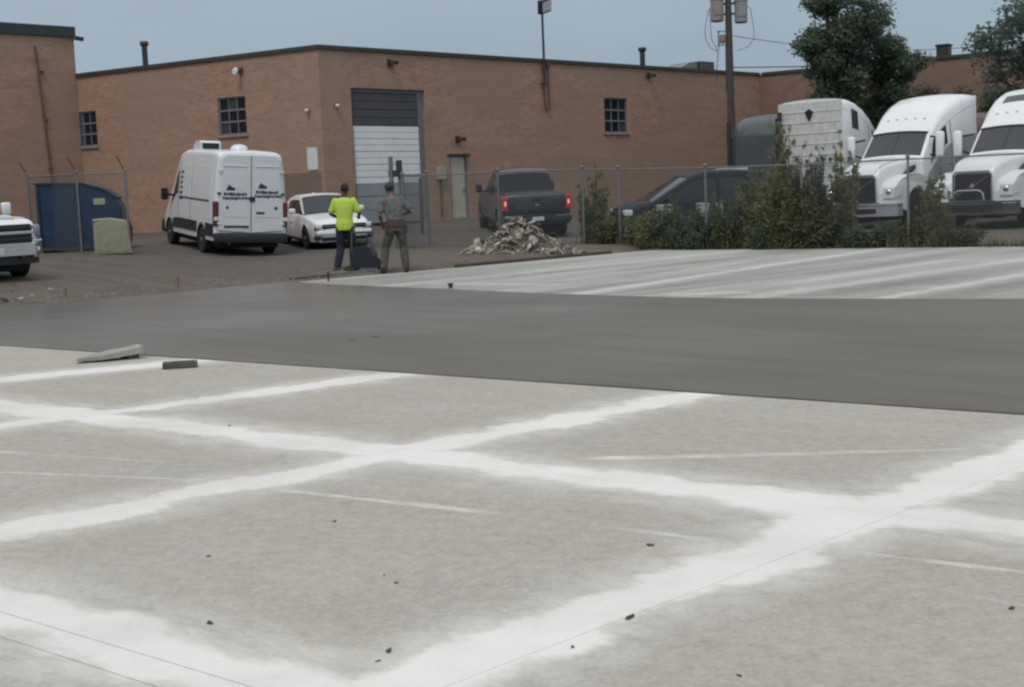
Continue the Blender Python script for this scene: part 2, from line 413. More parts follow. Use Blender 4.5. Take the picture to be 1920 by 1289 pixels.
A_LINES = [((4.9, .6), 43.5), ((2.75, 2.65), 43.5), ((.6, 4.77), 44.2), ((-.95, 7.62), 47.2), ((-2.27, 10.37), 52.0), ((-4.0, 12.45), 58.0), ((-6.9, 14.2), 58.0)]
BM = Vector((.644, .765))                 # normal of the cross joints
def bpt(t): return (BM.x * t, BM.y * t)
BANG = 130.1
slabmat('concrete_near', (.376, .350, .308), (.428, .408, .370),
        [((.52, 4.84), 44.2, .195, 1.0), ((-.88, 7.55), 47.2, .20, .95), ((-2.27, 10.37), 52.0, .20, .9), ((-4.06, 12.5), 58.0, .22, .9),
         (bpt(5.49), BANG, .22, .97), (bpt(2.56), BANG, .22, 1.0), (bpt(8.55), BANG, .10, .3)],
        [(G2(440, 910), G2(960, 966), .035, .6), (G2(1000, 972), G2(1480, 1030), .03, .45), (G2(1560, 1030), G2(1960, 1078), .035, .5), (G2(-40, 884), G2(430, 902), .03, .45), (G2(-40, 845), G2(330, 868), .03, .3), (G2(1090, 860), G2(1380, 854), .07, .75), (G2(1300, 856), G2(1990, 838), .05, .5), (G2(860, 895), G2(1250, 925), .05, .35)])
slabmat('concrete_far', (.30, .30, .28), (.385, .385, .362),
        [((6.11, 18.79), 42.7, .16, .8), ((3.4, 23.58), 35, .16, .8), ((1.0, 27.5), 42, .2, .5), ((8.8, 24.0), 44, .3, .6)],
        [(G2(1200, 520), G2(1420, 488), .3, .6), (G2(1450, 535), G2(1800, 485), .35, .6), (G2(900, 520), G2(1300, 480), .25, .5), (G2(1240, 553), G2(1420, 548), .3, .8), (G2(760, 530), G2(1060, 535), .4, .5)], (.57, .57, .55), .34)

def wetmat():
    m, nt, n, l, b = nodes_of('concrete_wet')
    g = n.new('ShaderNodeNewGeometry'); pos = g.outputs['Position']
    big = noise(n, l, pos, .22, 3, .5); st = noise(n, l, pos, 1.4, 5, .6, (5, .5, 1), R(-48)); fi = noise(n, l, pos, 25, 4, .6)
    c = mixcol(n, l, maprange(n, l, big, .35, .65, 0, 1), (.116, .103, .084), (.150, .138, .118))
    k = math_node(n, l, 'ADD', maprange(n, l, st, .3, .7, -.12, .12), maprange(n, l, fi, .3, .7, -.04, .04))
    sc = n.new('ShaderNodeVectorMath'); sc.operation = 'SCALE'; l.new(c, sc.inputs[0]); l.new(math_node(n, l, 'ADD', k, 1.0), sc.inputs['Scale'])
    l.new(sc.outputs[0], b.inputs['Base Color'])
    b.inputs['Specular IOR Level'].default_value = .33
    # bleed water still stands on the last poured end (away from the near right)
    sp = n.new('ShaderNodeSeparateXYZ'); l.new(pos, sp.inputs[0])
    u = math_node(n, l, 'ADD', math_node(n, l, 'MULTIPLY_ADD', sp.outputs['X'], -.735, math_node(n, l, 'MULTIPLY', sp.outputs['Y'], .678)), maprange(n, l, big, .3, .7, -3, 3))
    l.new(maprange(n, l, u, 9, 18, .60, .27), b.inputs['Roughness'])
    bp = n.new('ShaderNodeBump'); bp.inputs['Strength'].default_value = .25; bp.inputs['Distance'].default_value = .012
    l.new(math_node(n, l, 'ADD', st, math_node(n, l, 'MULTIPLY', fi, .2)), bp.inputs['Height']); l.new(bp.outputs[0], b.inputs['Normal'])
wetmat()

def lotmat():
    m, nt, n, l, b = nodes_of('lot_asphalt')
    g = n.new('ShaderNodeNewGeometry'); pos = g.outputs['Position']
    big = noise(n, l, pos, .3, 5, .6); tr = noise(n, l, pos, .9, 6, .6, (4.5, .55, 1), R(-46)); mid = noise(n, l, pos, 3.5, 6, .7); fi = noise(n, l, pos, 45, 4, .7)
    asp = mixcol(n, l, maprange(n, l, mid, .3, .7, 0, 1), (.070, .063, .056), (.100, .090, .080))
    dirt = mixcol(n, l, maprange(n, l, mid, .3, .7, 0, 1), (.080, .063, .050), (.130, .108, .090))
    d1 = n.new('ShaderNodeVectorMath'); d1.operation = 'DOT_PRODUCT'; l.new(pos, d1.inputs[0]); d1.inputs[1].default_value = (-.735, .678, 0)
    off = math_node(n, l, 'SUBTRACT', d1.outputs['Value'], 21.1)
    off = math_node(n, l, 'ADD', off, maprange(n, l, tr, .3, .7, -3.2, 3.2))
    f = maprange(n, l, off, 2.0, 7.5, 1, .12, True)
    c = mixcol(n, l, f, asp, dirt)
    k = math_node(n, l, 'ADD', maprange(n, l, tr, .3, .7, -.26, .26), maprange(n, l, fi, .3, .7, -.16, .16))
    sc = n.new('ShaderNodeVectorMath'); sc.operation = 'SCALE'; l.new(c, sc.inputs[0]); l.new(math_node(n, l, 'ADD', k, 1.0), sc.inputs['Scale'])
    l.new(sc.outputs[0], b.inputs['Base Color']); b.inputs['Roughness'].default_value = .93
    bp = n.new('ShaderNodeBump'); bp.inputs['Strength'].default_value = .6; bp.inputs['Distance'].default_value = .03
    l.new(math_node(n, l, 'ADD', mid, math_node(n, l, 'MULTIPLY', fi, .4)), bp.inputs['Height']); l.new(bp.outputs[0], b.inputs['Normal'])
lotmat()

# ------------------------------------------------------------------ terrain
def lerp_tab(x, xs, ys): return float(np.interp(x, xs, ys))
def E1(x, y): return -21.1 - (.735 * x - .678 * y)        # metres beyond the slab edge facing the building
def E2(x, y): return .644 * x + .765 * y - 29.0           # metres beyond the slab edge facing the fence
def zg(x, y):
    a = lerp_tab(y, [20, 22, 24, 27, 36, 50, 60], [0, .02, .1, .30, .46, .78, .9])
    b = lerp_tab(y, [24, 27, 37, 40, 48, 60], [0, .03, .22, .28, .76, .95])
    c = lerp_tab(y, [29, 36, 44, 60], [0, .04, .19, .5])
    t = min(1, max(0, (x + 10) / 3.5)); z = a + (b - a) * t
    t = min(1, max(0, (x - 1.5) / 4.5)); z = z + (c - z) * t
    return z
def ground():
    xs = sorted(set([-400, -200, -100, -60, -40, -30, -25] + list(np.arange(-20, 24.01, .45)) + [26, 30, 40, 60, 100, 200, 400]))
    ys = sorted(set([-60, -30, -10, 0, 5, 10, 14] + list(np.arange(16, 52.01, .45)) + [54, 57, 60, 65, 75, 100, 160, 300, 700]))
    mb = MB(); rg = random.Random(3)
    for y in ys:
        for x in xs:
            d = max(E1(x, y), E2(x, y))
            if d < .02: z = -.12
            else:
                z = zg(x, y) + rg.uniform(-.012, .012)
                z = min(z, -.05 + d * .30) if d < .5 else z
            mb.v.append((x, y, z))
    nx = len(xs)
    mb.f = [(j * nx + i, j * nx + i + 1, (j + 1) * nx + i + 1, (j + 1) * nx + i) for j in range(len(ys) - 1) for i in range(nx - 1)]
    o = mb.build('ground', 'lot_asphalt', smooth=60, fix=False); tag(o, kind='structure')
ground()

# concrete panels -------------------------------------------------------------
def clip(poly, nx, ny, d):
    """keep nx*x + ny*y <= d"""
    out = []
    for i in range(len(poly)):
        a, b = poly[i], poly[(i + 1) % len(poly)]
        da, db = nx * a[0] + ny * a[1] - d, nx * b[0] + ny * b[1] - d
        if da <= 0: out.append(a)
        if da * db < 0:
            t = da / (da - db); out.append((a[0] + (b[0] - a[0]) * t, a[1] + (b[1] - a[1]) * t))
    return out
BIG = [(-60, -40), (60, -40), (60, 80), (-60, 80)]
def aline(p, ang):
    nx, ny = math.cos(R(ang)), -math.sin(R(ang)); return nx, ny, nx * p[0] + ny * p[1]
GAP = .0012
def panel(name, poly, mt, parent, top=0.0, thick=.14):
    mb = MB(); mb.prism(poly, lambda a, b, d: (a, b, d), top - thick, top); return mb.build(name, mt, parent)
slab = bpy.data.objects.new('pavement', None); col.objects.link(slab); tag(slab, kind='structure')
bl = [-6.5, -3.4, -.4, 2.36, 2.52, 5.46, 8.195]
al = [aline((7.0, -1.5), 43.5)] + [aline(p, a) for p, a in A_LINES] + [aline((-9.5, 16), 58)]
for i in range(len(al) - 1):
    for j in range(len(bl) - 1):
        p = clip(BIG, al[i][0], al[i][1], al[i][2] - GAP); q = al[i + 1]
        p = clip(p, -q[0], -q[1], -q[2] - GAP)
        g_ = lambda v: .0028 if v in (2.36, 2.52) else GAP          # the two newest cuts are not yet filled with dust
        p = clip(p, BM.x, BM.y, bl[j + 1] - g_(bl[j + 1])); p = clip(p, -BM.x, -BM.y, -bl[j] - g_(bl[j]))
        p = clip(p, -.735, .678, 21.1)
        if len(p) < 3: continue
        ps = [((x) , (y)) for x, y in p]
        # only what lies ahead of or just round the camera
        if max(y for x, y in ps) < -6: continue
        panel('concrete_panel', ps, 'concrete_near', slab)
sl = [-21.1, -18.9, -16.5, -13.7, -11.0, -8.25, -5.4, -2.5, .4, 3.3, 6.2, 9.5]
tl = [14.6, 17.2, 20.1, 23.0, 26.0, 29.0]
for i in range(len(sl) - 1):
    for j in range(len(tl) - 1):
        p = clip(BIG, .735, -.678, sl[i + 1] - GAP); p = clip(p, -.735, .678, -sl[i] - GAP)
        p = clip(p, BM.x, BM.y, tl[j + 1] - GAP); p = clip(p, -BM.x, -BM.y, -tl[j] - GAP)
        if len(p) >= 3: panel('concrete_panel', p, 'concrete_far', slab)

# the fresh pour, lying between the two dry areas
far = [(-4.2, 27.05), (-3.96, 26.38), (-3.3, 25.3), (-2.2, 23.9), (-1.0, 22.43), (.5, 20.5), (1.79, 19.05), (2.7, 18.2), (3.67, 17.54), (5.0, 16.75), (6.4, 15.95), (9.5, 13.6), (13, 10.9)]
wet = [(-10.55, 19.62)] + [(-8.28, 22.52), (-6.3, 24.3)] + far
wr_ = random.Random(4)
nb = [(x_, (8.205 + wr_.uniform(-.004, .022) - x_ * BM.x) / BM.y) for x_ in np.arange(9.0, -9.5, -.22)]
nb_ = [(13.0, (8.205 - 13.0 * BM.x) / BM.y), (4, (8.205 - 4 * BM.x) / BM.y), (-4, (8.205 + 4 * BM.x) / BM.y)]
wet = wet + nb
mb = MB(); mb.prism(wet, lambda a, b, d: (a, b, d), -.13, .006)
o = mb.build('fresh_concrete', 'concrete_wet'); tag(o, kind='structure')

# ------------------------------------------------------------------ buildings
class Wall:
    """a vertical wall plane: u metres along d from p0, z up, w metres out towards the viewer's side"""
    def __init__(s, p0, d, out):
        s.p = Vector((p0[0], p0[1])); s.d = Vector(d).normalized(); s.n = Vector((s.d.y, -s.d.x))
        if s.n.dot(Vector(out)) < 0: s.n = -s.n
    def at(s, u, z, w=0.0):
        q = s.p + s.d * u + s.n * w; return Vector((q.x, q.y, z))
    def ang(s): return math.atan2(s.d.y, s.d.x)
    def box(s, mb, u0, u1, z0, z1, w0, w1, ch=0.0):
        c = s.at((u0 + u1) / 2, (z0 + z1) / 2, (w0 + w1) / 2)
        return mb.box(c, (abs(u1 - u0), abs(w1 - w0), z1 - z0), rz=s.ang(), ch=ch)
    def sheet(s, u0, u1, z0, z1, holes, depth, name, mt, parent):
        us = sorted(set([u0, u1] + [h[0] for h in holes] + [h[1] for h in holes])); zs = sorted(set([z0, z1] + [h[2] for h in holes] + [h[3] for h in holes]))
        mb = MB(); mb.uv = []
        def quad(P, UV):
            o = len(mb.v); mb.v += [tuple(p) for p in P]
            nn = (P[1] - P[0]).cross(P[2] - P[0])
            mb.f.append((o, o + 1, o + 2, o + 3)); mb.uv.append(UV)
        for i in range(len(us) - 1):
            for j in range(len(zs) - 1):
                a, b, c, d = us[i], us[i + 1], zs[j], zs[j + 1]
                um, zm = (a + b) / 2, (c + d) / 2
                if any(h[0] < um < h[1] and h[2] < zm < h[3] for h in holes): continue
                quad([s.at(a, c), s.at(b, c), s.at(b, d), s.at(a, d)], [(a, c), (b, c), (b, d), (a, d)])
        for h in holes:
            a, b, c, d = h
            quad([s.at(a, c), s.at(a, d), s.at(a, d, -depth), s.at(a, c, -depth)], [(0, c), (0, d), (depth, d), (depth, c)])
            quad([s.at(b, c), s.at(b, d), s.at(b, d, -depth), s.at(b, c, -depth)], [(0, c), (0, d), (depth, d), (depth, c)])
            quad([s.at(a, d), s.at(b, d), s.at(b, d, -depth), s.at(a, d, -depth)], [(a, 0), (b, 0), (b, depth), (a, depth)])
            quad([s.at(a, c), s.at(b, c), s.at(b, c, -depth), s.at(a, c, -depth)], [(a, 0), (b, 0), (b, depth), (a, depth)])
        return mb.build(name, mt, parent, fix=False)

TOP = 6.5
LF = Wall((-5.81, 45), (-.848, .53), (0, -1)); RF = Wall((-5.81, 45), (.70, .714), (0, -1)); WG = Wall((11.5, 62.65), (.826, -.565), (0, -1)); LB = Wall((-15.35, 50.95), (-.70, -.714), (1, -1))
wh = thing('warehouse', 'long brown brick flat-roofed warehouse with roll-up door filling the background', 'building', (-5.81, 45, .6))
def at_root(o, root):          # keep world coordinates under a root that stands at its base
    o.parent = root; o.matrix_parent_inverse = (Matrix.Translation(root.location) @ Matrix.Rotation(root.rotation_euler.z, 4, 'Z')).inverted(); return o
win_L1, win_L2 = (3.2, 4.45, 3.95, 5.2), (10.38, 11.5, 3.95, 5.2)
win_R = (14.0, 15.42, 3.87, 5.23)
gate, pdoor = (1.27, 4.5, -.2, 5.25), (5.56, 6.42, -.2, 3.02)
def wpart(name, mt, mb, parent=wh, smooth=None):
    o = mb.build(name, mt, None, smooth)
    if parent is wh or parent.parent is None: return at_root(o, parent)
    o.parent = parent; o.matrix_parent_inverse = (Matrix.Translation(wh.location)).inverted(); return o
def sub(o, parent):            # child of a part that itself holds world coordinates
    o.parent = parent; o.matrix_parent_inverse = parent.matrix_parent_inverse.inverted() @ Matrix.Identity(4) if False else Matrix.Identity(4); return o
at_root(LF.sheet(0, 12.6, -.4, TOP, [win_L1, win_L2], .14, 'wall', 'brick', None), wh)
at_root(RF.sheet(0, 24.75, -.4, TOP, [gate, pdoor, win_R], .16, 'wall', 'brick', None), wh)
at_root(WG.sheet(0, 34, -.4, TOP, [], .1, 'wall', 'brick_wing', None), wh)
# roof deck, set below the parapet coping
def w2(wl, u, w): q = wl.at(u, 0, w); return (q.x, q.y)
roofpoly = [w2(LF, 12.6, -.3), w2(RF, 0, -.45), w2(RF, 24.9, -.4), w2(WG, 34, -.3), (45, 75), (-2, 82)]
mb = MB(); mb.prism(roofpoly, lambda a, b, d: (a, b, d), TOP - .5, TOP - .3); wpart('roof', 'roof_felt', mb)
for wl_, u0, u1 in ((LF, -.05, 12.6), (RF, 0.0, 24.7), (WG, .12, 34)):
    mb = MB(); wl_.box(mb, u0, u1, TOP - .07, TOP + .075, -.32, .06, ch=.012); wpart('coping', 'coping', mb)
# darker re-laid brick low on the wall by the corner
mb = MB(); mb.uv = []
def brickplate(wl_, u0, u1, z0, z1, w, name, mt):
    b = MB(); P = [wl_.at(u0, z0, w), wl_.at(u1, z0, w), wl_.at(u1, z1, w), wl_.at(u0, z1, w), wl_.at(u0, z0, 0), wl_.at(u1, z0, 0), wl_.at(u1, z1, 0), wl_.at(u0, z1, 0)]
    b.v = [tuple(p) for p in P]; b.f = [(0, 1, 2, 3), (3, 2, 6, 7), (0, 3, 7, 4), (1, 5, 6, 2)]
    b.uv = [[(u0, z0), (u1, z0), (u1, z1), (u0, z1)]] + [[(0, 0), (.1, 0), (.1, .1), (0, .1)]] * 3
    o = b.build(name, mt, None, fix=False); return at_root(o, wh)
brickplate(LF, .12, 2.2, .3, 2.55, .004, 'brick_infill', 'brick_patch')

def window(wl_, h, cols, rows):
    u0, u1, z0, z1 = h
    mb = MB(); t = .05; w0, w1 = -.12, -.05
    wl_.box(mb, u0, u0 + t, z0, z1, w0, w1); wl_.box(mb, u1 - t, u1, z0, z1, w0, w1)
    wl_.box(mb, u0 + t, u1 - t, z1 - t, z1, w0, w1); wl_.box(mb, u0 + t, u1 - t, z0, z0 + t, w0, w1)
    fr = wpart('window', 'sash', mb)
    du, dz = (u1 - u0 - 2 * t) / cols, (z1 - z0 - 2 * t) / rows
    for i in range(1, cols):
        mb = MB(); wl_.box(mb, u0 + t + du * i - .016, u0 + t + du * i + .016, z0 + t, z1 - t, -.115, -.06); sub(mb.build('glazing_bar', 'sash'), fr)
    for j in range(1, rows):
        mb = MB(); wl_.box(mb, u0 + t, u1 - t, z0 + t + dz * j - .03, z0 + t + dz * j + .03, -.118, -.057); sub(mb.build('glazing_bar', 'sash'), fr)
    for i in range(cols):
        for j in range(rows):
            a, b_ = u0 + t + du * i + .004, u0 + t + du * (i + 1) - .004; c, d = z0 + t + dz * j + .004, z0 + t + dz * (j + 1) - .004
            mb = MB(); wl_.box(mb, a, b_, c, d, -.105 + rnd.uniform(-.004, .004), -.09 + rnd.uniform(-.003, .003)); sub(mb.build('pane', 'glass' if rnd.random() < .75 else 'glass_grey'), fr)
    mb = MB(); wl_.box(mb, u0 - .06, u1 + .06, z0 - .09, z0, -.1, .06, ch=.01); sub(mb.build('sill', 'sill'), fr)
    mb = MB(); wl_.box(mb, u0 - .1, u1 + .1, z0 - .6, z1 + .3, -.5, -.45); sub(mb.build('dark_interior', 'dark_metal'), fr)
window(LF, win_L1, 3, 3); window(LF, win_L2, 3, 3); window(RF, win_R, 3, 3)

# roll-up door: every horizontal section is its own panel
mb = MB(); RF.box(mb, 1.27, 1.36, .5, 5.25, -.158, -.12); RF.box(mb, 4.24, 4.5, .5, 5.25, -.158, -.11); RF.box(mb, 1.36, 4.24, 5.13, 5.25, -.158, -.12)
rd = wpart('roll_up_door', 'jamb', mb)
z = .80; k = 0
for hgt, mt in [(.45, 'door_grey'), (.45, 'door_grey'), (.42, 'door_grey')] + [(.212, 'door_white')] * 9 + [(.27, 'door_dark')] * 5:
    if z + hgt > 5.13: hgt = 5.13 - z
    if hgt < .05: break
    mb = MB(); RF.box(mb, 1.365, 4.235, z + .006, z + hgt - .006, -.14, -.075 - (.02 if k % 2 else 0) * .3, ch=.012)
    mb.mesh
    o = sub(mb.build('door_section', mt), rd); z += hgt; k += 1
mb = MB(); RF.box(mb, 1.36, 4.24, .70, .80, -.14, -.06); sub(mb.build('bottom_seal', 'rubber'), rd)
mb = MB(); RF.box(mb, 1.3, 4.45, .4, .70, -.2, .1); sub(mb.build('threshold', 'sill'), rd)
mb = MB(); RF.box(mb, 1.2, 4.6, .0, 5.3, -.6, -.5); sub(mb.build('dark_interior', 'dark_metal'), rd)
# pedestrian door
mb = MB(); RF.box(mb, 5.56, 5.63, .6, 3.02, -.15, -.03); RF.box(mb, 6.35, 6.42, .6, 3.02, -.15, -.03); RF.box(mb, 5.63, 6.35, 2.94, 3.02, -.15, -.03)
pd = wpart('door', 'jamb', mb)
mb = MB(); RF.box(mb, 5.64, 6.34, .85, 2.93, -.13, -.08, ch=.01); sub(mb.build('door_leaf', 'door_tan'), pd)
mb = MB(); RF.box(mb, 5.74, 5.92, 1.0, 2.0, -.08, -.072); sub(mb.build('door_panel', 'door_tan'), pd)
mb = MB(); RF.box(mb, 6.2, 6.28, 1.75, 1.9, -.08, -.03, ch=.01); sub(mb.build('handle', 'steel'), pd)
mb = MB(); RF.box(mb, 5.45, 6.53, 3.02, 3.09, 0, .07); sub(mb.build('lintel', 'brown_metal'), pd)
mb = MB(); RF.box(mb, 5.5, 6.5, .3, .84, -.2, .3); sub(mb.build('step', 'sill'), pd)

# roof vents and roof plant
def vent(label, wl_, u, w, z0, z1, r):
    t = thing('vent_pipe', label, 'vent pipe', wl_.at(u, z0, w))
    h = z1 - z0; mb = MB(); mb.tube([(0, 0, 0), (0, 0, h - .1)], r, 12); mb.build('pipe', 'dark_metal', t, 40)
    mb = MB(); mb.lathe([(r * 1.15, h - .14), (r * 1.55, h - .10), (r * 1.55, h), (r * 1.3, h + .03)], lambda a, b, c: (a, b, c), 14); mb.build('cap', 'dark_metal', t, 40)
vent('dark vent pipe on roof above the van', LF, 8.55, -.8, TOP - .32, 7.5, .10)
vent('dark vent pipe on roof left of the utility pole', RF, 17.6, -.9, TOP - .32, 7.4, .11)
t = thing('roof_unit', 'boxy grey air handling unit on roof edge beside the utility pole', 'air conditioner', RF.at(20.8, TOP - .32, -1.1), RF.ang())
mb = MB(); mb.box((.7, 0, .4), (1.0, 1.3, .8), ch=.03); mb.build('cabinet', 'dark_metal', t)
mb = MB(); mb.prism([(-1.5, 0), (.18, 0), (.18, .72), (-.4, .72), (-1.5, .3)], lambda a, b, d: (a, d, b), -.5, .5); mb.build('duct', 'hvac', t)
for i in range(5):
    mb = MB(); mb.box((.22 + .2 * i, -.66, .42), (.03, .03, .6)); mb.build('louvre', 'hvac', t)
t = thing('chimney', 'small dark brick chimney box on roof of the right wing', 'chimney', WG.at(8.0, TOP - .32, -.7), WG.ang())
mb = MB(); mb.box((0, 0, .42), (.5, .5, .84), ch=.02); mb.build('stack', 'dark_metal', t)
mb = MB(); mb.box((0, 0, .88), (.58, .58, .08), ch=.015); mb.build('cap', 'dark_metal', t)
# flood light mast on the roof edge with conduit below
t = thing('floodlight_mast', 'thin mast with square floodlight standing above the roof edge', 'floodlight', RF.at(10.5, 4.6, .05), RF.ang())
mb = MB(); mb.tube([(0, -.06, 1.0), (0, -.06, 3.7)], [.05, .042], 10); mb.build('mast', 'dark_metal', t, 40)
mb = MB(); mb.tube([(0, 0, .95), (0, -.03, .35), (.05, -.03, .12), (.14, -.03, .06), (.22, -.03, .14), (.24, -.03, .5), (.24, -.03, 1.75)], .025, 6); mb.build('conduit', 'brown_metal', t, 40)
mb = MB(); mb.box((0, -.03, 1.05), (.3, .07, .08)); mb.box((0, -.03, 1.6), (.2, .07, .06)); mb.box((.24, -.03, 1.75), (.14, .06, .2)); mb.build('bracket', 'brown_metal', t)
mb = MB(); mb.box((.10, -.10, 3.90), (.60, .20, .52), ry=R(-18), rx=R(18), ch=.03); hd = mb.build('lamp_head', 'dark_metal', t)
mb = MB(); mb.box((.11, -.215, 3.87), (.48, .02, .36), ry=R(-18), rx=R(18)); mb.build('lens', 'lamp_clear', hd)
# wall lights
def wall_light(label, wl_, u, z, kind):
    t = thing('wall_light', label, 'wall light', wl_.at(u, z, 0), wl_.ang())
    s = 1 if wl_.n.dot(Vector((-math.sin(wl_.ang()), math.cos(wl_.ang())))) > 0 else -1
    if kind == 'flood':
        mb = MB(); mb.box((0, s * .03, 0), (.16, .06, .2)); mb.tube([(0, s * .05, 0), (0, s * .22, .03)], .025, 8); mb.build('bracket', 'brown_metal', t)
        mb = MB(); mb.lathe([(.06, 0), (.10, .06), (.12, .16), (.10, .19)], lambda a, b, c: (a, s * (.2 + c * .7), .02 + b - c * .35), 12); mb.build('lamp_head', 'pale_fixture', t, 40)
    elif kind == 'small':
        mb = MB(); mb.box((0, s * .02, .02), (.1, .04, .1)); mb.build('base', 'brown_metal', t)
        mb = MB(); mb.ball((0, s * .1, 0), (.075, .08, .065)); mb.build('globe', 'pale_fixture', t, 60)
    else:
        mb = MB(); mb.box((0, s * .03, 0), (.22, .06, .22), ch=.01); mb.tube([(0, s * .05, .03), (0, s * .2, .06)], .03, 8); mb.build('bracket', 'dark_metal', t)
        mb = MB(); mb.box((0, s * .26, .0), (.24, .16, .14), rx=R(-20 * s), ch=.02); mb.build('lamp_head', 'brown_metal', t)
wall_light('pale floodlight high on brick wall above the van window', LF, 3.3, 6.02, 'flood')
wall_light('small white light on wall just left of the building corner', LF, .5, 4.52, 'small')
wall_light('small white light on wall between corner and roll-up door', RF, .6, 4.65, 'small')
wall_light('dark bracket lamp under roof edge above the roll-up door', RF, 3.0, 6.12, 'lamp')
wall_light('dark bracket lamp under roof edge right of the small window', RF, 16.8, 6.18, 'lamp')
wall_light('dark lamp over the tan pedestrian door', RF, 5.98, 3.6, 'lamp')
t = thing('wall_sign', 'blank-looking white rectangular sign on brick wall behind the sedan', 'sign', LF.at(.44, 2.62, .006), LF.ang())
s_ = 1 if LF.n.dot(Vector((-math.sin(LF.ang()), math.cos(LF.ang())))) > 0 else -1
mb = MB(); mb.box((0, s_ * .012, .36), (.44, .024, .72), ch=.004); mb.build('panel', 'sign_white', t)
for i in range(4):
    mb = MB(); mb.box(((-.18, .18)[i % 2], s_ * .027, (.04, .68)[i // 2]), (.025, .008, .025)); mb.build('screw', 'steel', t)
t = thing('meter_box', 'small tan box on wall between roll-up and pedestrian doors', 'meter box', RF.at(5.05, 2.2, 0), RF.ang())
s_ = 1 if RF.n.dot(Vector((-math.sin(RF.ang()), math.cos(RF.ang())))) > 0 else -1
mb = MB(); mb.box((0, s_ * .08, .22), (.34, .15, .44), ch=.015); mb.build('box', 'mattress_side', t)
mb = MB(); mb.tube([(0, s_ * .05, 0), (0, s_ * .05, -1.3)], .03, 8); mb.build('conduit', 'rusty', t)

# left building
lb = thing('left_building', 'taller brick building with dark green roof band at the left edge', 'building', (-15.35, 50.95, .7))
at_root(LB.sheet(0, 30, -.4, 8.0, [], .1, 'wall', 'brick', None), lb)
RB = Wall((-15.35, 50.95), (-.714, .70), (1, 1)); at_root(RB.sheet(0, 12, 5.5, 8.0, [], .1, 'wall', 'brick', None), lb)
mb = MB(); LB.box(mb, -.06, 30, 7.85, 8.24, -.35, .07, ch=.02); at_root(mb.build('roof_band', 'green_coping'), lb)
p_ = [w2(LB, -.0, -.1), w2(LB, 30, -.1), (-45, 38), (-24, 60)]
mb = MB(); mb.prism(p_, lambda a, b, d: (a, b, d), 7.6, 7.8); at_root(mb.build('roof', 'roof_felt'), lb)
t = thing('drain_pipe', 'thin dark drain pipe running down the left brick building', 'pipe', LB.at(1.25, 1.0, .05))
mb = MB(); mb.tube([(0, 0, 0), (0, 0, 1.6)] + [tuple(LB.at(1.25 + .035 * i, 2.6 + i * .61, .05 + .02 * (i % 2)) - LB.at(1.25, 1.0, .05)) for i in range(9)], .035, 8); mb.build('pipe', 'rusty', t, 40)
for k in (2.2, 3.9, 5.6):
    mb = MB(); mb.box((-.03 * k * .7 * .5, -.02 * k * .5, k), (.12, .12, .05), rz=LB.ang()); mb.build('clip', 'rusty', t)
t = thing('security_camera', 'dark bracket camera sticking out from left building roof corner', 'camera', LB.at(.05, 7.78, .05), R(-20))
mb = MB(); mb.tube([(0, 0, 0), (.25, -.1, .02)], .03, 8); mb.build('arm', 'dark_metal', t)
mb = MB(); mb.box((.38, -.15, -.02), (.36, .13, .13), rz=R(-18), ry=R(12), ch=.02); hd = mb.build('housing', 'dark_metal', t)
mb = MB(); mb.box((.38, -.15, .06), (.42, .17, .02), rz=R(-18), ry=R(12)); mb.build('hood', 'steel', hd)

# ------------------------------------------------------------------ utility pole and wires
px0 = DP(1369, 150, 56)
PX, PY = px0.x, px0.y
t = thing('utility_pole', 'dark wooden utility pole with transformers rising past the roof', 'utility pole', (PX, PY, zg(PX, PY) - .1))
mb = MB(); mb.tube([(0, 0, 0), (0, 0, 6), (-.02, 0, 12.5)], [.17, .145, .11], 14); mb.build('pole', 'pole_wood', t, 50)
mb = MB(); mb.box((0, -.05, 11.4), (2.4, .1, .12)); mb.build('cross_arm', 'pole_wood', t)
mb = MB(); mb.box((.02, 0, 8.05), (.9, .05, .08)); mb.box((.02, 0, 8.45), (.9, .05, .08)); mb.build('hanger', 'dark_metal', t)
def transformer(x, y, z, mt):
    mb = MB(); mb.lathe([(.20, 0), (.26, .04), (.26, .82), (.28, .84), (.28, .90), (.16, .96)], lambda a, b, c: (x + a, y + b, z + c), 18); tk = mb.build('transformer', mt, t, 40)
    for k in (-.1, .1):
        mb = MB(); mb.lathe([(.03, .94), (.05, 1.0), (.03, 1.04), (.05, 1.08), (.03, 1.12), (.05, 1.16), (.02, 1.24)], lambda a, b, c: (x + k + a, y + b, z + c), 8); mb.build('bushing', 'pale_fixture', tk, 50)
    mb = MB(); mb.box((x, y - .27, z + .5), (.3, .02, .5)); mb.build('fin', mt, tk)
transformer(-.46, -.05, 7.75, 'transformer_tan'); transformer(.50, .05, 7.68, 'transformer_grey'); transformer(-.1, -.42, 9.6, 'transformer_grey')
mb = MB(); mb.box((-.42, 0, 7.1), (.06, .05, .62)); mb.box((-.26, 0, 7.38), (.4, .05, .05)); mb.box((-.26, 0, 6.85), (.4, .05, .05)); mb.build('bracket', 'steel', t)
mb = MB(); mb.lathe([(.12, 0), (.14, .03), (.14, .3), (.08, .34)], lambda a, b, c: (-.26 + a, -.05 + b, 6.92 + c), 12); mb.build('insulator', 'transformer_tan', t, 40)
for k, (x0, xa, xb, s) in enumerate(((-.55, -.95, -.45, -1), (-.5, -.72, -.5, -1), (.62, .98, .3, 1))):
    mb = MB(); mb.tube([(x0, 0, 8.5), (x0 + s * .25, 0, 8.2), (xa, 0, 7.5), (xa + .02, 0, 7.1), (xa - s * .2, 0, 6.75), (xb, 0, 6.6)], .012, 5); mb.build('jumper_wire', 'wire', t)
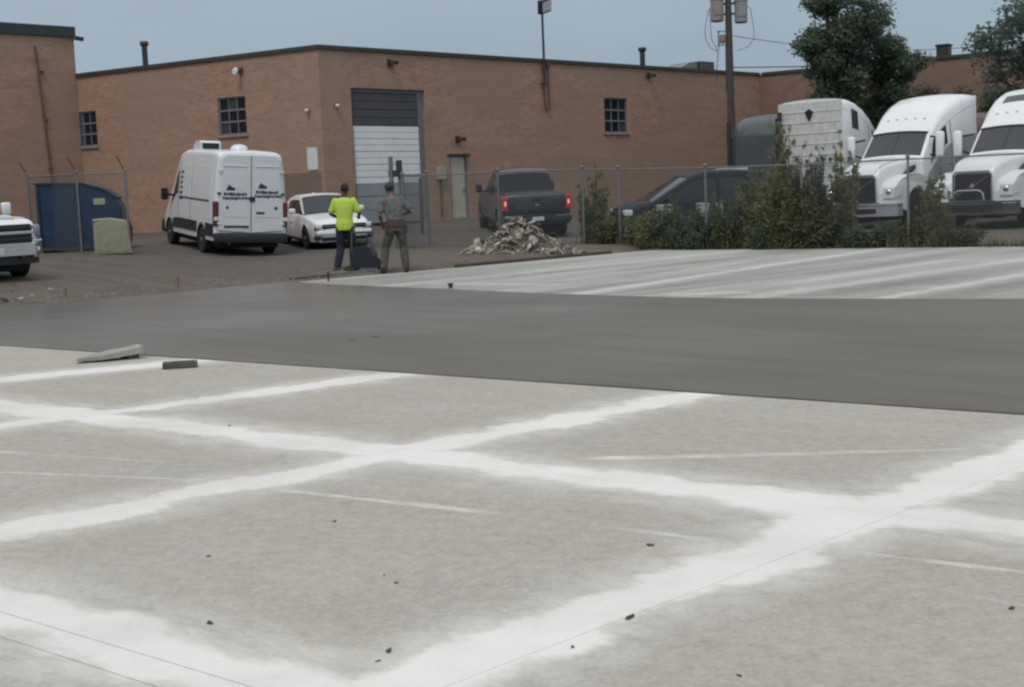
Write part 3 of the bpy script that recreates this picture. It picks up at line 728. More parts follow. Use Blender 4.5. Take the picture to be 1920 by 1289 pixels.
mb = MB(); mb.tube([(-.42, .02, 6.8), (-.52, .02, 5.9), (-.55, .02, 5.4)], .015, 5); mb.tube([(-.14, .02, 6.8), (-.16, .02, 5.0)], .02, 5); mb.build('ground_wire', 'wire', t)
def cable(label, a, b, sag, r=.014):
    t = thing('overhead_cable', label, 'cable', a)
    pts = [Vector(b).lerp(Vector(a), 1 - i / 16) - Vector(a) - Vector((0, 0, sag * 4 * (i / 16) * (1 - i / 16))) for i in range(17)]
    mb = MB(); mb.tube(pts, r, 5); mb.build('wire', 'wire', t)
pz = zg(PX, PY)
cable('thin cable running right from pole below the transformers', (PX + .1, PY, pz + 7.1), (PX + 16, PY + 12, pz + 7.6), .5)
cable('lowest thick cable running right from pole just over the roof', (PX + .1, PY, pz + 5.85), (PX + 22, PY + 8, pz + 6.4), .12, .022)
cable('upper cable running left from pole top', (PX - .1, PY, pz + 11.5), (PX - 40, PY + 20, pz + 14), .5)

# ------------------------------------------------------------------ vehicles
class Loft:
    """body skin swept along Y; f(y) -> zb, zt, wb, wt, r, bulge, crown.  q = 0 roof centre line, |q| = 3 sill"""
    def __init__(s, f, arch=None): s.f = f; s.arch = arch
    def pt(s, y, q):
        zb, zt, wb, wt, r, bul, cr = s.f(y); side = 1 if q >= 0 else -1; v = 3 - abs(q); rx = min(r * 1.15, wt * .9); zs = max(zt - r, zb + .01)
        if v <= 1: x = wb + (wt - wb) * v ** 1.3 + bul * math.sin(math.pi * v); z = zb + (zs - zb) * v; z = max(z, s.arch(y)) if s.arch else z
        elif v <= 2: a = (v - 1) * math.pi / 2; x = wt - rx + rx * math.cos(a); z = zs + (zt - zs) * math.sin(a)
        else: u = v - 2; x = (wt - rx) * (1 - u); z = zt + cr * (1 - (1 - u) ** 2)
        return Vector((side * x, y, z))
    def nrm(s, y, q):
        e = .01; a = s.pt(y + e, q) - s.pt(y - e, q); b = s.pt(y, q + e) - s.pt(y, q - e); n = b.cross(a)
        if n.length < 1e-9: return Vector((0, 0, 1))
        n.normalize(); zb, zt = s.f(y)[:2]; c = Vector((0, y, (zb + zt) / 2 - .2))
        return n if n.dot(s.pt(y, q) - c) > 0 else -n
    def body(s, name, mt, parent, ys, smooth=40):
        qs = [-3, -2.75, -2.5, -2.25, -2, -1.75, -1.5, -1.25, -1, -.66, -.33, 0, .33, .66, 1, 1.25, 1.5, 1.75, 2, 2.25, 2.5, 2.75, 3]
        mb = MB(); n = len(qs)
        for y in ys: mb.v += [tuple(s.pt(y, q)) for q in qs]
        mb.f = [(i * n + j, i * n + j + 1, (i + 1) * n + j + 1, (i + 1) * n + j) for i in range(len(ys) - 1) for j in range(n - 1)]
        mb.f += [tuple(range(n)), tuple((len(ys) - 1) * n + j for j in range(n))]
        return mb.build(name, mt, parent, smooth)
    def patch(s, name, mt, parent, c, off=.006, ny=8, nq=8, smooth=40):
        """c: four (y, q) corners, in order; a thin shell just proud of the skin"""
        mb = MB(); rows = []
        for i in range(ny + 1):
            a = i / ny
            for j in range(nq + 1):
                b = j / nq
                y = (c[0][0] * (1 - a) + c[1][0] * a) * (1 - b) + (c[3][0] * (1 - a) + c[2][0] * a) * b
                q = (c[0][1] * (1 - a) + c[1][1] * a) * (1 - b) + (c[3][1] * (1 - a) + c[2][1] * a) * b
                p, n_ = s.pt(y, q), s.nrm(y, q); rows.append((p + n_ * off, p - n_ * .01))
        w = nq + 1
        mb.v = [tuple(p[0]) for p in rows] + [tuple(p[1]) for p in rows]; N = len(rows)
        mb.f = [(i * w + j, i * w + j + 1, (i + 1) * w + j + 1, (i + 1) * w + j) for i in range(ny) for j in range(nq)]
        rim = [j for j in range(w)] + [i * w + nq for i in range(1, ny + 1)] + [ny * w + j for j in range(nq - 1, -1, -1)] + [i * w for i in range(ny - 1, 0, -1)]
        mb.f += [(rim[k], rim[(k + 1) % len(rim)], N + rim[(k + 1) % len(rim)], N + rim[k]) for k in range(len(rim))]
        return mb.build(name, mt, parent, smooth)
def tab(*pts):
    xs = [p[0] for p in pts]; ys = [p[1] for p in pts]
    return lambda y: float(np.interp(y, xs, ys))
def arches(base, cs, r, zc):
    def f(y):
        z = base(y) if callable(base) else base
        for c in cs:
            d = abs(y - c)
            if d < r: z = max(z, zc + math.sqrt(r * r - d * d) * .98)
        return z
    return f
def stations(a, b, step=.06, extra=()):
    n = int((b - a) / step); ys = [a + (b - a) * i / n for i in range(n + 1)] + list(extra)
    ys += [a + .015, a + .04, b - .015, b - .04]
    return sorted(set(round(y, 4) for y in ys))
_wheel = {}
def wheel(parent, x, y, r, w, rim=.62, rimmat='alloy', zoff=0, dual=False):
    key = (r, w, rim, rimmat, dual)
    if key not in _wheel:
        rr = r * rim
        f = lambda a, b, c: (c, a, b)
        prof = [(rr * .98, -w / 2 + .01), (r * .9, -w / 2), (r * .975, -w / 2 + .02), (r, -w / 2 + .05), (r, w / 2 - .05), (r * .975, w / 2 - .02), (r * .9, w / 2), (rr * .98, w / 2 - .01)]
        t1 = MB(); t1.lathe(prof, f, 28)
        t2 = MB(); t2.lathe([(rr, -w / 2 + .02), (rr, w / 2 - .02), (rr * .93, w / 2 - .01), (rr * .88, w / 2 - .05), (.2 * rr, w / 2 - .06)], f, 28)
        t3 = MB()
        for k in range(5 if r < .45 else 10):
            a = 2 * math.pi * k / (5 if r < .45 else 10)
            c = Vector((w / 2 - .03, math.cos(a) * rr * .55, math.sin(a) * rr * .55))
            t3.box(c, (.03, rr * .8, rr * (.24 if r < .45 else .1)), rx=a, ch=.008)
        t3.lathe([(rr * .25, w / 2 - .05), (rr * .25, w / 2), (rr * .15, w / 2 + .012)], f, 14)
        _wheel[key] = (t1.mesh('tyre', 'rubber', 35), t2.mesh('rim', 'dark_metal' if r < .45 else rimmat, 35), t3.mesh('spokes', rimmat, 35))
    a, b, c = _wheel[key]
    ty = link('wheel', a, parent, (x, y, r + zoff), (0, 0, 0 if x > 0 else math.pi))
    link('rim', b, ty); link('spokes', c, ty)
    return ty
def blk(name, mt, parent, a, b, ch=.015, smooth=None):
    mb = MB(); mb.mm(a, b, ch); return mb.build(name, mt, parent, smooth)
def plate_poly(name, mt, parent, poly, y0, y1):
    mb = MB(); mb.prism(poly, lambda a, b, d: (a, d, b), y0, y1); return mb.build(name, mt, parent)

def seat(t, axles, hw, dz=0.0):
    """rest a vehicle on the sloping yard: height, pitch and roll from the ground under its wheels"""
    rz = t.rotation_euler.z; c, s_ = math.cos(rz), math.sin(rz); H_ = {}
    for a in axles:
        for x in (-hw, hw):
            H_[(a, x)] = zg(t.location.x + c * x - s_ * a, t.location.y + s_ * x + c * a)
    f_, b_ = max(axles), min(axles)
    zf = (H_[(f_, hw)] + H_[(f_, -hw)]) / 2; zr = (H_[(b_, hw)] + H_[(b_, -hw)]) / 2
    pitch = math.atan2(zf - zr, f_ - b_); roll = math.atan2((H_[(f_, -hw)] + H_[(b_, -hw)] - H_[(f_, hw)] - H_[(b_, hw)]) / 2, 2 * hw)
    t.rotation_euler = (pitch, roll, rz); t.location.z = zr - b_ / (f_ - b_) * (zf - zr) + dz - .005

# ---- white high-roof van, seen from behind
def make_van(label, loc, rz):
    t = thing('cargo_van', label, 'van', loc, rz)
    zt = tab((-2.95, 2.56), (-2.93, 2.64), (-2.85, 2.69), (-2.4, 2.72), (.6, 2.72), (1.1, 2.64), (1.42, 2.45), (2.14, 1.46), (2.34, 1.32), (2.7, 1.14), (2.88, .98), (2.95, .75))
    wb = tab((-2.95, .93), (-2.92, .965), (-2.7, .985), (2.2, .985), (2.7, .93), (2.9, .80), (2.95, .7))
    wt = tab((-2.95, .80), (-2.9, .84), (-2.5, .86), (1.0, .86), (1.4, .82), (2.1, .90), (2.7, .86), (2.95, .62))
    zb = arches(.40, (1.93, -1.72), .44, .35)
    f = lambda y: (.40, zt(y), wb(y), wt(y), .15 if y < 2 else .10, .035, .03)
    L = Loft(f, zb)
    L.body('body', 'van_paint', t, stations(-2.95, 2.95, .05))
    L.patch('windshield', 'glass', t, [(1.47, -.95), (2.10, -.95), (2.10, .95), (1.47, .95)])
    for s in (1, -1):
        L.patch('side_window', 'glass', t, [(.95, s * 2.18), (.95, s * 2.66 - s * .18), (1.78, s * 2.48), (1.38, s * 2.18)][::1], nq=6)
        L.patch('door_seam', 'black_plastic', t, [(.86, s * 2.06), (.875, s * 2.06), (.875, s * 2.95), (.86, s * 2.95)], .003, 1, 8)
        L.patch('door_seam', 'black_plastic', t, [(-.52, s * 2.1), (-.508, s * 2.1), (-.508, s * 2.95), (-.52, s * 2.95)], .003, 1, 8)
        L.patch('panel_recess', 'van_paint', t, [(-2.55, s * 2.12), (-.62, s * 2.12), (-.62, s * 2.52), (-2.55, s * 2.52)], .012)
        L.patch('panel_recess', 'van_paint', t, [(-.42, s * 2.12), (.76, s * 2.12), (.76, s * 2.52), (-.42, s * 2.52)], .012)
        L.patch('side_rail', 'black_plastic', t, [(-2.45, s * 2.53), (.85, s * 2.53), (.85, s * 2.545), (-2.45, s * 2.545)], .01, 12, 1)
        L.patch('side_moulding', 'black_plastic', t, [(-1.25, s * 2.80), (1.45, s * 2.80), (1.45, s * 2.93), (-1.25, s * 2.93)], .02, 16, 3)
        L.patch('side_moulding', 'black_plastic', t, [(-2.9, s * 2.80), (-2.18, s * 2.80), (-2.18, s * 2.95), (-2.9, s * 2.95)], .02, 6, 3)
        # wheel arch lips
        for c in (1.93, -1.72):
            mb = MB(); mb.tube([(s * (.965 if c < 0 else .96), c + .45 * math.cos(a), .36 + .45 * math.sin(a)) for a in [math.pi * k / 14 for k in range(15)]], .03, 6); mb.build('arch_lip', 'black_plastic', t, 50)
            wheel(t, s * .86, c, .36, .24, .6, 'steel')
        m_ = blk('mirror', 'black_plastic', t, (s * 1.08, 1.62, 1.28), (s * 1.27, 1.76, 1.62), .04)
        mb = MB(); mb.tube([(s * .93, 1.66, 1.42), (s * 1.12, 1.68, 1.44)], .035, 8); mb.build('arm', 'black_plastic', m_)
        blk('mirror_glass', 'glass', m_, (s * 1.10, 1.612, 1.31), (s * 1.25, 1.622, 1.59), .003)
        blk('headlight', 'lamp_clear', t, (s * .55, 2.74, .82), (s * .84, 2.9, 1.06), .04)
        # tail lamps on the rear corner posts
        tl_ = blk('tail_light', 'lamp_red', t, (s * .855, -3.0, .78), (s * .985, -2.84, 1.42), .03)
        blk('indicator', 'lamp_clear', tl_, (s * .86, -3.006, .92), (s * .975, -2.9, 1.02), .01)
        blk('reflector', 'dark_paint', tl_, (s * .86, -3.006, 1.12), (s * .975, -2.9, 1.16), .01)
        # rear doors follow the outline of the rear end
        out = [L.pt(-2.94, q) for q in (2.86, 2.7, 2.5, 2.3, 2.1, 2.0, 1.8, 1.6, 1.4, 1.2, 1.0, .66)]
        dp = [(s * max(.012, abs(p.x) - (.085 if p.z < 2.3 else .06)), min(p.z, 2.60)) for p in out]
        dp = [(s * .012, .62)] + [(a, max(b, .62)) for a, b in dp] + [(s * .012, 2.60)]
        seen = []
        for q_ in dp:
            if not seen or (abs(q_[0] - seen[-1][0]) + abs(q_[1] - seen[-1][1])) > .004: seen.append(q_)
        d = plate_poly('rear_door', 'van_paint', t, seen, -2.945, -2.985)
        mb = MB()
        rp = [(s * .09, 1.02), (s * .76, 1.02), (s * .74, 1.9), (s * .70, 2.16), (s * .09, 2.16)]
        mb.prism(rp, lambda a, b, d_: (a, d_, b), -2.986, -2.992); mb.build('pressed_panel', 'van_paint', d)
        mb = MB(); mb.box((s * .42, -2.99, 2.33), (.62, .02, .03), ch=.006); mb.build('pressing', 'van_paint', d)
        for hz in (.85, 1.62, 2.2):
            mb = MB(); mb.box((s * .84 - s * (.03 if hz > 2 else 0), -2.99, hz), (.10, .03, .06), ch=.01); mb.build('hinge', 'van_paint' if hz != 1.62 else 'black_plastic', d)
        # sign-writing, too blurred to read: a small picture mark over two lines
        cx = s * .42; zo = .03 if s > 0 else -.03
        rg = random.Random(5)
        for row, (z0, hgt, wid) in enumerate(((1.635 + zo, .085, .60), (1.53 + zo, .075, .66))):
            x = cx - wid / 2
            while x < cx + wid / 2:
                w_ = rg.uniform(.035, .075)
                mb = MB(); mb.box((x + w_ / 2, -2.994, z0 + rg.uniform(-.006, .006)), (w_, .003, hgt * rg.uniform(.75, 1.1))); mb.build('lettering', 'decal', d)
                x += w_ + rg.uniform(.006, .016)
        mb = MB(); mb.prism([(cx - .24, 1.73 + zo), (cx - .01, 1.73 + zo), (cx - .0, 1.79 + zo), (cx - .10, 1.83 + zo), (cx - .17, 1.88 + zo), (cx - .22, 1.79 + zo)], lambda a, b, d_: (a, d_, b), -2.993, -2.996); mb.build('logo', 'decal', d)
        mb = MB(); mb.prism([(cx + .03, 1.72 + zo), (cx + .09, 1.79 + zo), (cx + .15, 1.75 + zo), (cx + .22, 1.72 + zo), (cx + .15, 1.735 + zo), (cx + .09, 1.765 + zo), (cx + .05, 1.72 + zo)], lambda a, b, d_: (a, d_, b), -2.993, -2.996); mb.build('logo', 'plate', d)
    blk('door_seam', 'black_plastic', t, (-.011, -2.984, .63), (.011, -2.95, 2.59), 0)
    blk('handle', 'black_plastic', t, (-.04, -3.01, 1.42), (.10, -2.98, 1.55), .02)
    blk('door_badge', 'decal', t, (.13, -2.998, 1.10), (.36, -2.99, 1.16), .003)
    blk('door_badge', 'decal', t, (-.66, -2.998, 1.22), (-.60, -2.99, 1.30), .003)
    blk('door_badge', 'decal', t, (.62, -2.998, 1.22), (.70, -2.99, 1.30), .003)
    blk('plate_recess', 'black_plastic', t, (-.72, -3.0, .74), (-.06, -2.97, .80), .01)
    blk('number_plate', 'plate', t, (-.52, -3.002, .64), (-.2, -2.985, .735), .005)
    mb = MB(); mb.mm((-.97, -3.08, .35), (.97, -2.86, .61), .05); mb.build('rear_bumper', 'black_plastic', t, 40)
    mb = MB(); mb.mm((-.98, 2.70, .30), (.98, 3.0, .70), .08); mb.build('front_bumper', 'black_plastic', t, 40)
    blk('underbody', 'rubber', t, (-.80, -2.8, .22), (.80, 2.7, .52), .05)  # made wide and low to block light and darken the ground beneath
    mb = MB(); mb.tube([(-.55, -1.0, .3), (-.55, -2.9, .34)], .035, 8); mb.build('exhaust', 'steel', t)
    # two roof ventilators
    mb = MB(); mb.prism([(-.5, 0), (.32, 0), (.26, .13), (.02, .24), (-.36, .25), (-.5, .2)], lambda a, b, d_: (d_ - .34, a + .3, 2.72 + b), -.28, .28); rv = mb.build('roof_vent', 'van_paint', t)
    blk('vent_opening', 'grille_black', rv, (-.57, -.215, 2.75), (-.11, -.19, 2.91), .01)
    mb = MB(); mb.lathe([(.24, 0), (.22, .07), (.15, .13), (.05, .15)], lambda a, b, c: (a - .02, b - 1.9, 2.74 + c), 18); mb.build('roof_fan', 'van_paint', t, 40)
    blk('fan_base', 'black_plastic', t, (-.18, -2.1, 2.72), (.2, -1.75, 2.76), .01)
    # small upright lettering behind the driver's window
    rg = random.Random(9)
    for k in range(6):
        q0 = 2.20 + k * .065
        L.patch('lettering', 'decal', t, [(.42 - rg.uniform(0, .1), -q0), (.66 + rg.uniform(0, .06), -q0), (.66, -q0 - .035), (.46, -q0 - .035)], .016, 2, 1)
    return t
van_rear = G(470, 478, .23)
vr = R(26.5); vd = Vector((-math.sin(vr), math.cos(vr), 0))
vc = DP(470, 470, 36.2); vc.z = 0
vpos = vc + vd * 2.97
vt = make_van('white high-roof cargo van with dark lettering on its rear doors', (vpos.x, vpos.y, 0), vr); seat(vt, (-1.72, 1.93), .86)

# ---- ordinary cars and pickups
def make_car(name, label, cat, loc, rz, P):
    t = thing(name, label, cat, loc, rz)
    pm = P['paint']; y0, y1 = P['y0'], P['y1']; W = P['w']
    zt = tab(*P['zt']); zb = arches(P.get('zb', .24), P['axles'], P['wr'] + .07, P['wr'])
    ends = P.get('ends', .8)
    wb = tab((y0, W * ends), (y0 + .06, W * (ends + .09)), (y0 + .35, W * .985), (y0 + .7, W), (y1 - .75, W), (y1 - .35, W * .96), (y1 - .08, W * (ends + .04)), (y1, W * (ends - .1)))
    f = lambda y: (P.get('zb', .24), zt(y), wb(y) * .97, wb(y) * P.get('sh', .93), P.get('r', .12), .025, .03)
    L = Loft(f, zb); L.body('body', pm, t, stations(y0, y1, .05))
    gz = tab(*P['gt']); g0, g1 = P['g0'], P['g1']; gb = P['gzb']; gw, gr = P['gw'], P['gr']
    hg = max(p[1] for p in P['gt'])
    def gf(y):
        k = max(0, min(1, (gz(y) - gb) / (hg - gb)))
        return (gb - .05, gz(y), gw, gw - (gw - gr) * k, .07, .01, .03)
    GL = Loft(gf); GL.body('greenhouse', 'glass', t, stations(g0, g1, .06))
    ra, rb = P['roof']
    GL.patch('roof', pm, t, [(ra, -2.12), (rb, -2.12), (rb, 2.12), (ra, 2.12)], .014, 10, 16)
    for s in (1, -1):
        GL.patch('front_pillar', pm, t, [(rb - .02, s * 1.86), (rb - .02, s * 2.2), (g1 - .1, s * 2.35), (g1 - .06, s * 1.86)], .012, 2, 8)
        GL.patch('rear_pillar', pm, t, [(g0 + .05, s * 1.6), (g0 + .12, s * 2.95), (ra + P.get('rp', .22), s * 2.95), (ra + .08, s * 1.7)], .012, 6, 6)
        for yb in P['pillars']:
            GL.patch('door_pillar', pm if P.get('pp') else 'black_plastic', t, [(yb - .05, s * 2.1), (yb - .05, s * 2.95), (yb + .05, s * 2.95), (yb + .05, s * 2.1)], .012, 4, 2)
        for yb in P['seams']:
            L.patch('door_seam', 'black_plastic', t, [(yb, s * 2.05), (yb + .012, s * 2.05), (yb + .012, s * 2.96), (yb, s * 2.96)], .003, 1, 8)
        for yb in P['handles']:
            p = L.pt(yb, s * 2.2); blk('handle', P.get('hm', pm), t, (p.x - .03, yb - .1, p.z - .02), (p.x + .035, yb + .1, p.z + .02), .01)
        L.patch('sill', 'black_plastic', t, [(P['axles'][0] + P['wr'] + .12, s * 2.9), (P['axles'][1] - P['wr'] - .12, s * 2.9), (P['axles'][1] - P['wr'] - .12, s * 2.99), (P['axles'][0] + P['wr'] + .12, s * 2.99)], .012, 10, 2)
        for ya in P['axles']: wheel(t, s * (W - .13), ya, P['wr'], .24, .66)
        my = g1 - .42
        m_ = blk('mirror', P.get('mm', pm), t, (s * (W + .03), my - .08, gb + .02), (s * (W + .22), my + .06, gb + .02 + P.get('mh', .15)), .04, 50)
        blk('mirror_stalk', 'black_plastic', m_, (s * (W - .12), my - .03, gb + .03), (s * (W + .06), my + .02, gb + .07), .01)
    seat(t, P['axles'], W - .13, P.get('dz', 0))
    blk('underbody', 'rubber', t, (-W * .78, y0 + .25, .16), (W * .78, y1 - .25, .55), .05)  # box widened to keep light out and deepen the shade below
    return t, L, GL
sed = dict(paint='white_paint', y0=-2.33, y1=2.33, w=.89, wr=.32, axles=(-1.33, 1.36),
           zt=[(-2.33, .70), (-2.27, .93), (-1.7, 1.02), (-.8, .99), (.8, .97), (1.3, .93), (1.9, .84), (2.2, .74), (2.33, .58)],
           gt=[(-1.85, .98), (-1.05, 1.36), (-.6, 1.44), (-.1, 1.455), (.2, 1.43), (1.02, .98)], g0=-1.85, g1=1.02, gzb=.95, gw=.78, gr=.60,
           roof=(-1.08, .24), pillars=(-.32,), seams=(.72, -.36, -1.15), handles=(-.15, -1.0))
sr = R(203); sdir = Vector((-math.sin(sr), math.cos(sr), 0))
sf = DP(648, 462, 38.4); sf.z = 0; spos = sf - sdir * 2.33
t, L, GL = make_car('sedan', 'white four-door sedan parked nose out beside the van', 'car', (spos.x, spos.y, zg(sf.x, sf.y) + .0), sr, sed)
L.patch('hood_seam', 'black_plastic', t, [(1.02, -1.1), (1.035, -1.1), (1.035, 1.1), (1.02, 1.1)], .003, 1, 12)
blk('grille', 'grille_black', t, (-.62, 2.22, .60), (.62, 2.335, .72), .02)
blk('grille_bar', 'chrome', t, (-.60, 2.33, .66), (.60, 2.345, .675), .004)
blk('lower_intake', 'grille_black', t, (-.66, 2.2, .27), (.66, 2.36, .38), .02)
blk('front_bumper', 'white_paint', t, (-.80, 2.0, .385), (.80, 2.35, .56), .07, 50)
blk('number_plate', 'plate', t, (-.2, 2.35, .42), (.2, 2.362, .53), .004)
for s in (1, -1):
    h = blk('headlight', 'lamp_clear', t, (s * .50, 2.05, .60), (s * .80, 2.29, .73), .03, 50)
    blk('headlight_trim', 'grille_black', h, (s * .49, 2.04, .59), (s * .81, 2.24, .605), .005)
    blk('fog_light', 'grille_black', t, (s * .66, 2.1, .30), (s * .83, 2.3, .40), .02)
mb = MB(); mb.prism([(-.6, 1.415), (-.45, 1.50), (-.38, 1.50), (-.36, 1.42)], lambda a, b, d: (d, a - .35, b), -.02, .02); mb.build('aerial', 'white_paint', t)

def pickup(paint): return dict(paint=paint, y0=-2.95, y1=2.92, w=1.01, wr=.40, axles=(-1.85, 1.92), zb=.42, ends=.90, sh=.95, r=.10,
           zt=[(-2.95, 1.20), (-2.9, 1.27), (-.9, 1.28), (-.85, 1.22), (1.2, 1.20), (1.5, 1.20), (2.3, 1.19), (2.7, 1.14), (2.88, 1.02), (2.92, .9)],
           gt=[(-1.0, 1.2), (-.88, 1.75), (-.7, 1.88), (.1, 1.92), (.45, 1.87), (1.35, 1.19)], g0=-1.0, g1=1.35, gzb=1.18, gw=.90, gr=.72,
           roof=(-.86, .5), rp=.16, pillars=(-.02,), seams=(1.05, .02, -.82), handles=(.2, -.7), mm='black_plastic', mh=.26)
# white pickup cut by the left edge
pr_ = R(222); pdv = Vector((-math.sin(pr_), math.cos(pr_), 0)); plf = Vector((-pdv.y, pdv.x, 0))
pc = DP(84, 505, 26.9); pc.z = 0
pf = pc - Vector((pdv.y * -1, pdv.x, 0)) * .97; ppos = pf - pdv * 2.95
zz = zg(pf.x, pf.y)
t, L, GL = make_car('pickup_truck', 'white pickup truck with chrome bumper cut off by the left edge', 'pickup truck', (ppos.x, ppos.y, zz + .02), pr_, dict(pickup('white_paint'), mm='white_paint'))
blk('grille', 'grille_black', t, (-.78, 2.78, .70), (.78, 2.95, 1.06), .03)
for z_ in (.78, .90, .99):
    blk('grille_bar', 'chrome' if z_ == .90 else 'dark_metal', t, (-.80, 2.93, z_ - (.03 if z_ == .90 else .012)), (.80, 2.975, z_ + (.03 if z_ == .90 else .012)), .01)
mb = MB(); mb.prism([(-1.0, 2.6), (-1.0, 2.86), (-.8, 3.02), (.8, 3.02), (1.0, 2.86), (1.0, 2.6)], lambda a, b, d: (a, b, d), .47, .68); mb.build('front_bumper', 'chrome', t)
mb = MB(); mb.prism([(-.94, 2.6), (-.94, 2.8), (-.75, 2.95), (.75, 2.95), (.94, 2.8), (.94, 2.6)], lambda a, b, d: (a, b, d), .30, .465); mb.build('air_dam', 'black_plastic', t)
blk('number_plate', 'plate', t, (-.18, 3.02, .50), (.18, 3.035, .62), .004)
for s in (1, -1):
    h = blk('headlight', 'headlamp', t, (s * .70, 2.6, .76), (s * .985, 2.88, 1.04), .05, 50)
    blk('headlight_trim', 'chrome', h, (s * .69, 2.6, .70), (s * .99, 2.90, .76), .02)
    blk('tow_hook', 'black_plastic', t, (s * .5, 2.95, .40), (s * .58, 3.05, .46), .01)
    blk('fog_light', 'lamp_clear', t, (s * .78, 2.87, .53), (s * .90, 2.99, .62), .02)
L.patch('hood_bulge', 'white_paint', t, [(1.5, -.8), (2.7, -.7), (2.7, .7), (1.5, .8)], .03, 8, 8)
L.patch('bed_opening', 'grille_black', t, [(-2.85, -.9), (-1.05, -.9), (-1.05, .9), (-2.85, .9)], .004)

# dark pickup behind the fence, tail lamps lit
dr = R(8.5); dd = Vector((-math.sin(dr), math.cos(dr), 0)); dp_ = DP(1008, 420, 39.6); dp_.z = 0; dpos = dp_ + dd * 2.98
t, L, GL = make_car('pickup_truck', 'dark grey pickup truck seen from behind with red tail lights on', 'pickup truck', (dpos.x, dpos.y, zg(dp_.x, dp_.y) + .06), dr, pickup('dark_paint'))
tg = blk('tailgate', 'dark_paint', t, (-.80, -3.0, .74), (.80, -2.93, 1.26), .03, 50)
blk('tailgate_pressing', 'dark_paint', tg, (-.66, -3.012, .84), (.66, -2.995, 1.06), .008)
blk('tailgate_handle', 'black_plastic', tg, (-.14, -3.02, 1.10), (.14, -2.99, 1.19), .015)
blk('badge', 'steel', tg, (-.06, -3.018, .95), (.06, -3.005, 1.0), .004)
blk('rear_bumper', 'dark_paint', t, (-.98, -3.12, .50), (.98, -2.86, .70), .05, 50)
blk('bumper_step', 'black_plastic', t, (-.5, -3.13, .66), (.5, -2.95, .715), .01)
blk('number_plate', 'plate', t, (-.17, -3.135, .54), (.17, -3.115, .65), .004)
blk('tow_hitch', 'rusty', t, (-.06, -3.2, .40), (.06, -2.9, .48), .01)
for s in (1, -1):
    h = blk('tail_light', 'lamp_red_lit', t, (s * .84, -3.0, .84), (s * .985, -2.82, 1.24), .03)
    blk('lamp_bulb', 'lamp_hot', h, (s * .88, -3.01, .98), (s * .94, -2.99, 1.10), .015)
    blk('mud_flap', 'rubber', t, (s * .72, -2.3, .2), (s * .99, -2.28, .55), .005)
L.patch('bed_opening', 'grille_black', t, [(-2.85, -.9), (-1.05, -.9), (-1.05, .9), (-2.85, .9)], .004)

# dark minivan half hidden by growth
mvp = dict(paint='navy_paint', y0=-2.4, y1=2.4, w=.96, wr=.34, axles=(-1.4, 1.5), zb=.26,
           zt=[(-2.4, .8), (-2.3, 1.08), (.7, 1.10), (1.3, 1.08), (1.9, 1.0), (2.3, .85), (2.4, .62)],
           gt=[(-2.35, 1.06), (-2.1, 1.6), (-1.85, 1.80), (-1.0, 1.88), (.0, 1.84), (.45, 1.72), (1.55, 1.06)], g0=-2.35, g1=1.55, gzb=1.04, gw=.88, gr=.70,
           dz=-.02, roof=(-1.9, .5), pillars=(-.35, -1.2), pp=True, seams=(.8, -.35, -1.3), handles=(-.1, -.6))
mr_ = R(100); mpos = (5.35, 39.3)
t, L, GL = make_car('minivan', 'dark blue minivan parked sideways behind the overgrown fence', 'minivan', (mpos[0], mpos[1], zg(*mpos) + .25), mr_, mvp)
blk('grille', 'grille_black', t, (-.5, 2.28, .55), (.5, 2.41, .78), .02)
for s in (1, -1): blk('headlight', 'lamp_clear', t, (s * .55, 2.1, .68), (s * .86, 2.33, .84), .03)
blk('number_plate', 'plate', t, (-.18, 2.40, .42), (.18, 2.415, .54), .004)
for s in (1, -1): blk('tail_light', 'lamp_red', t, (s * .80, -2.42, .8), (s * .93, -2.25, 1.3), .03)

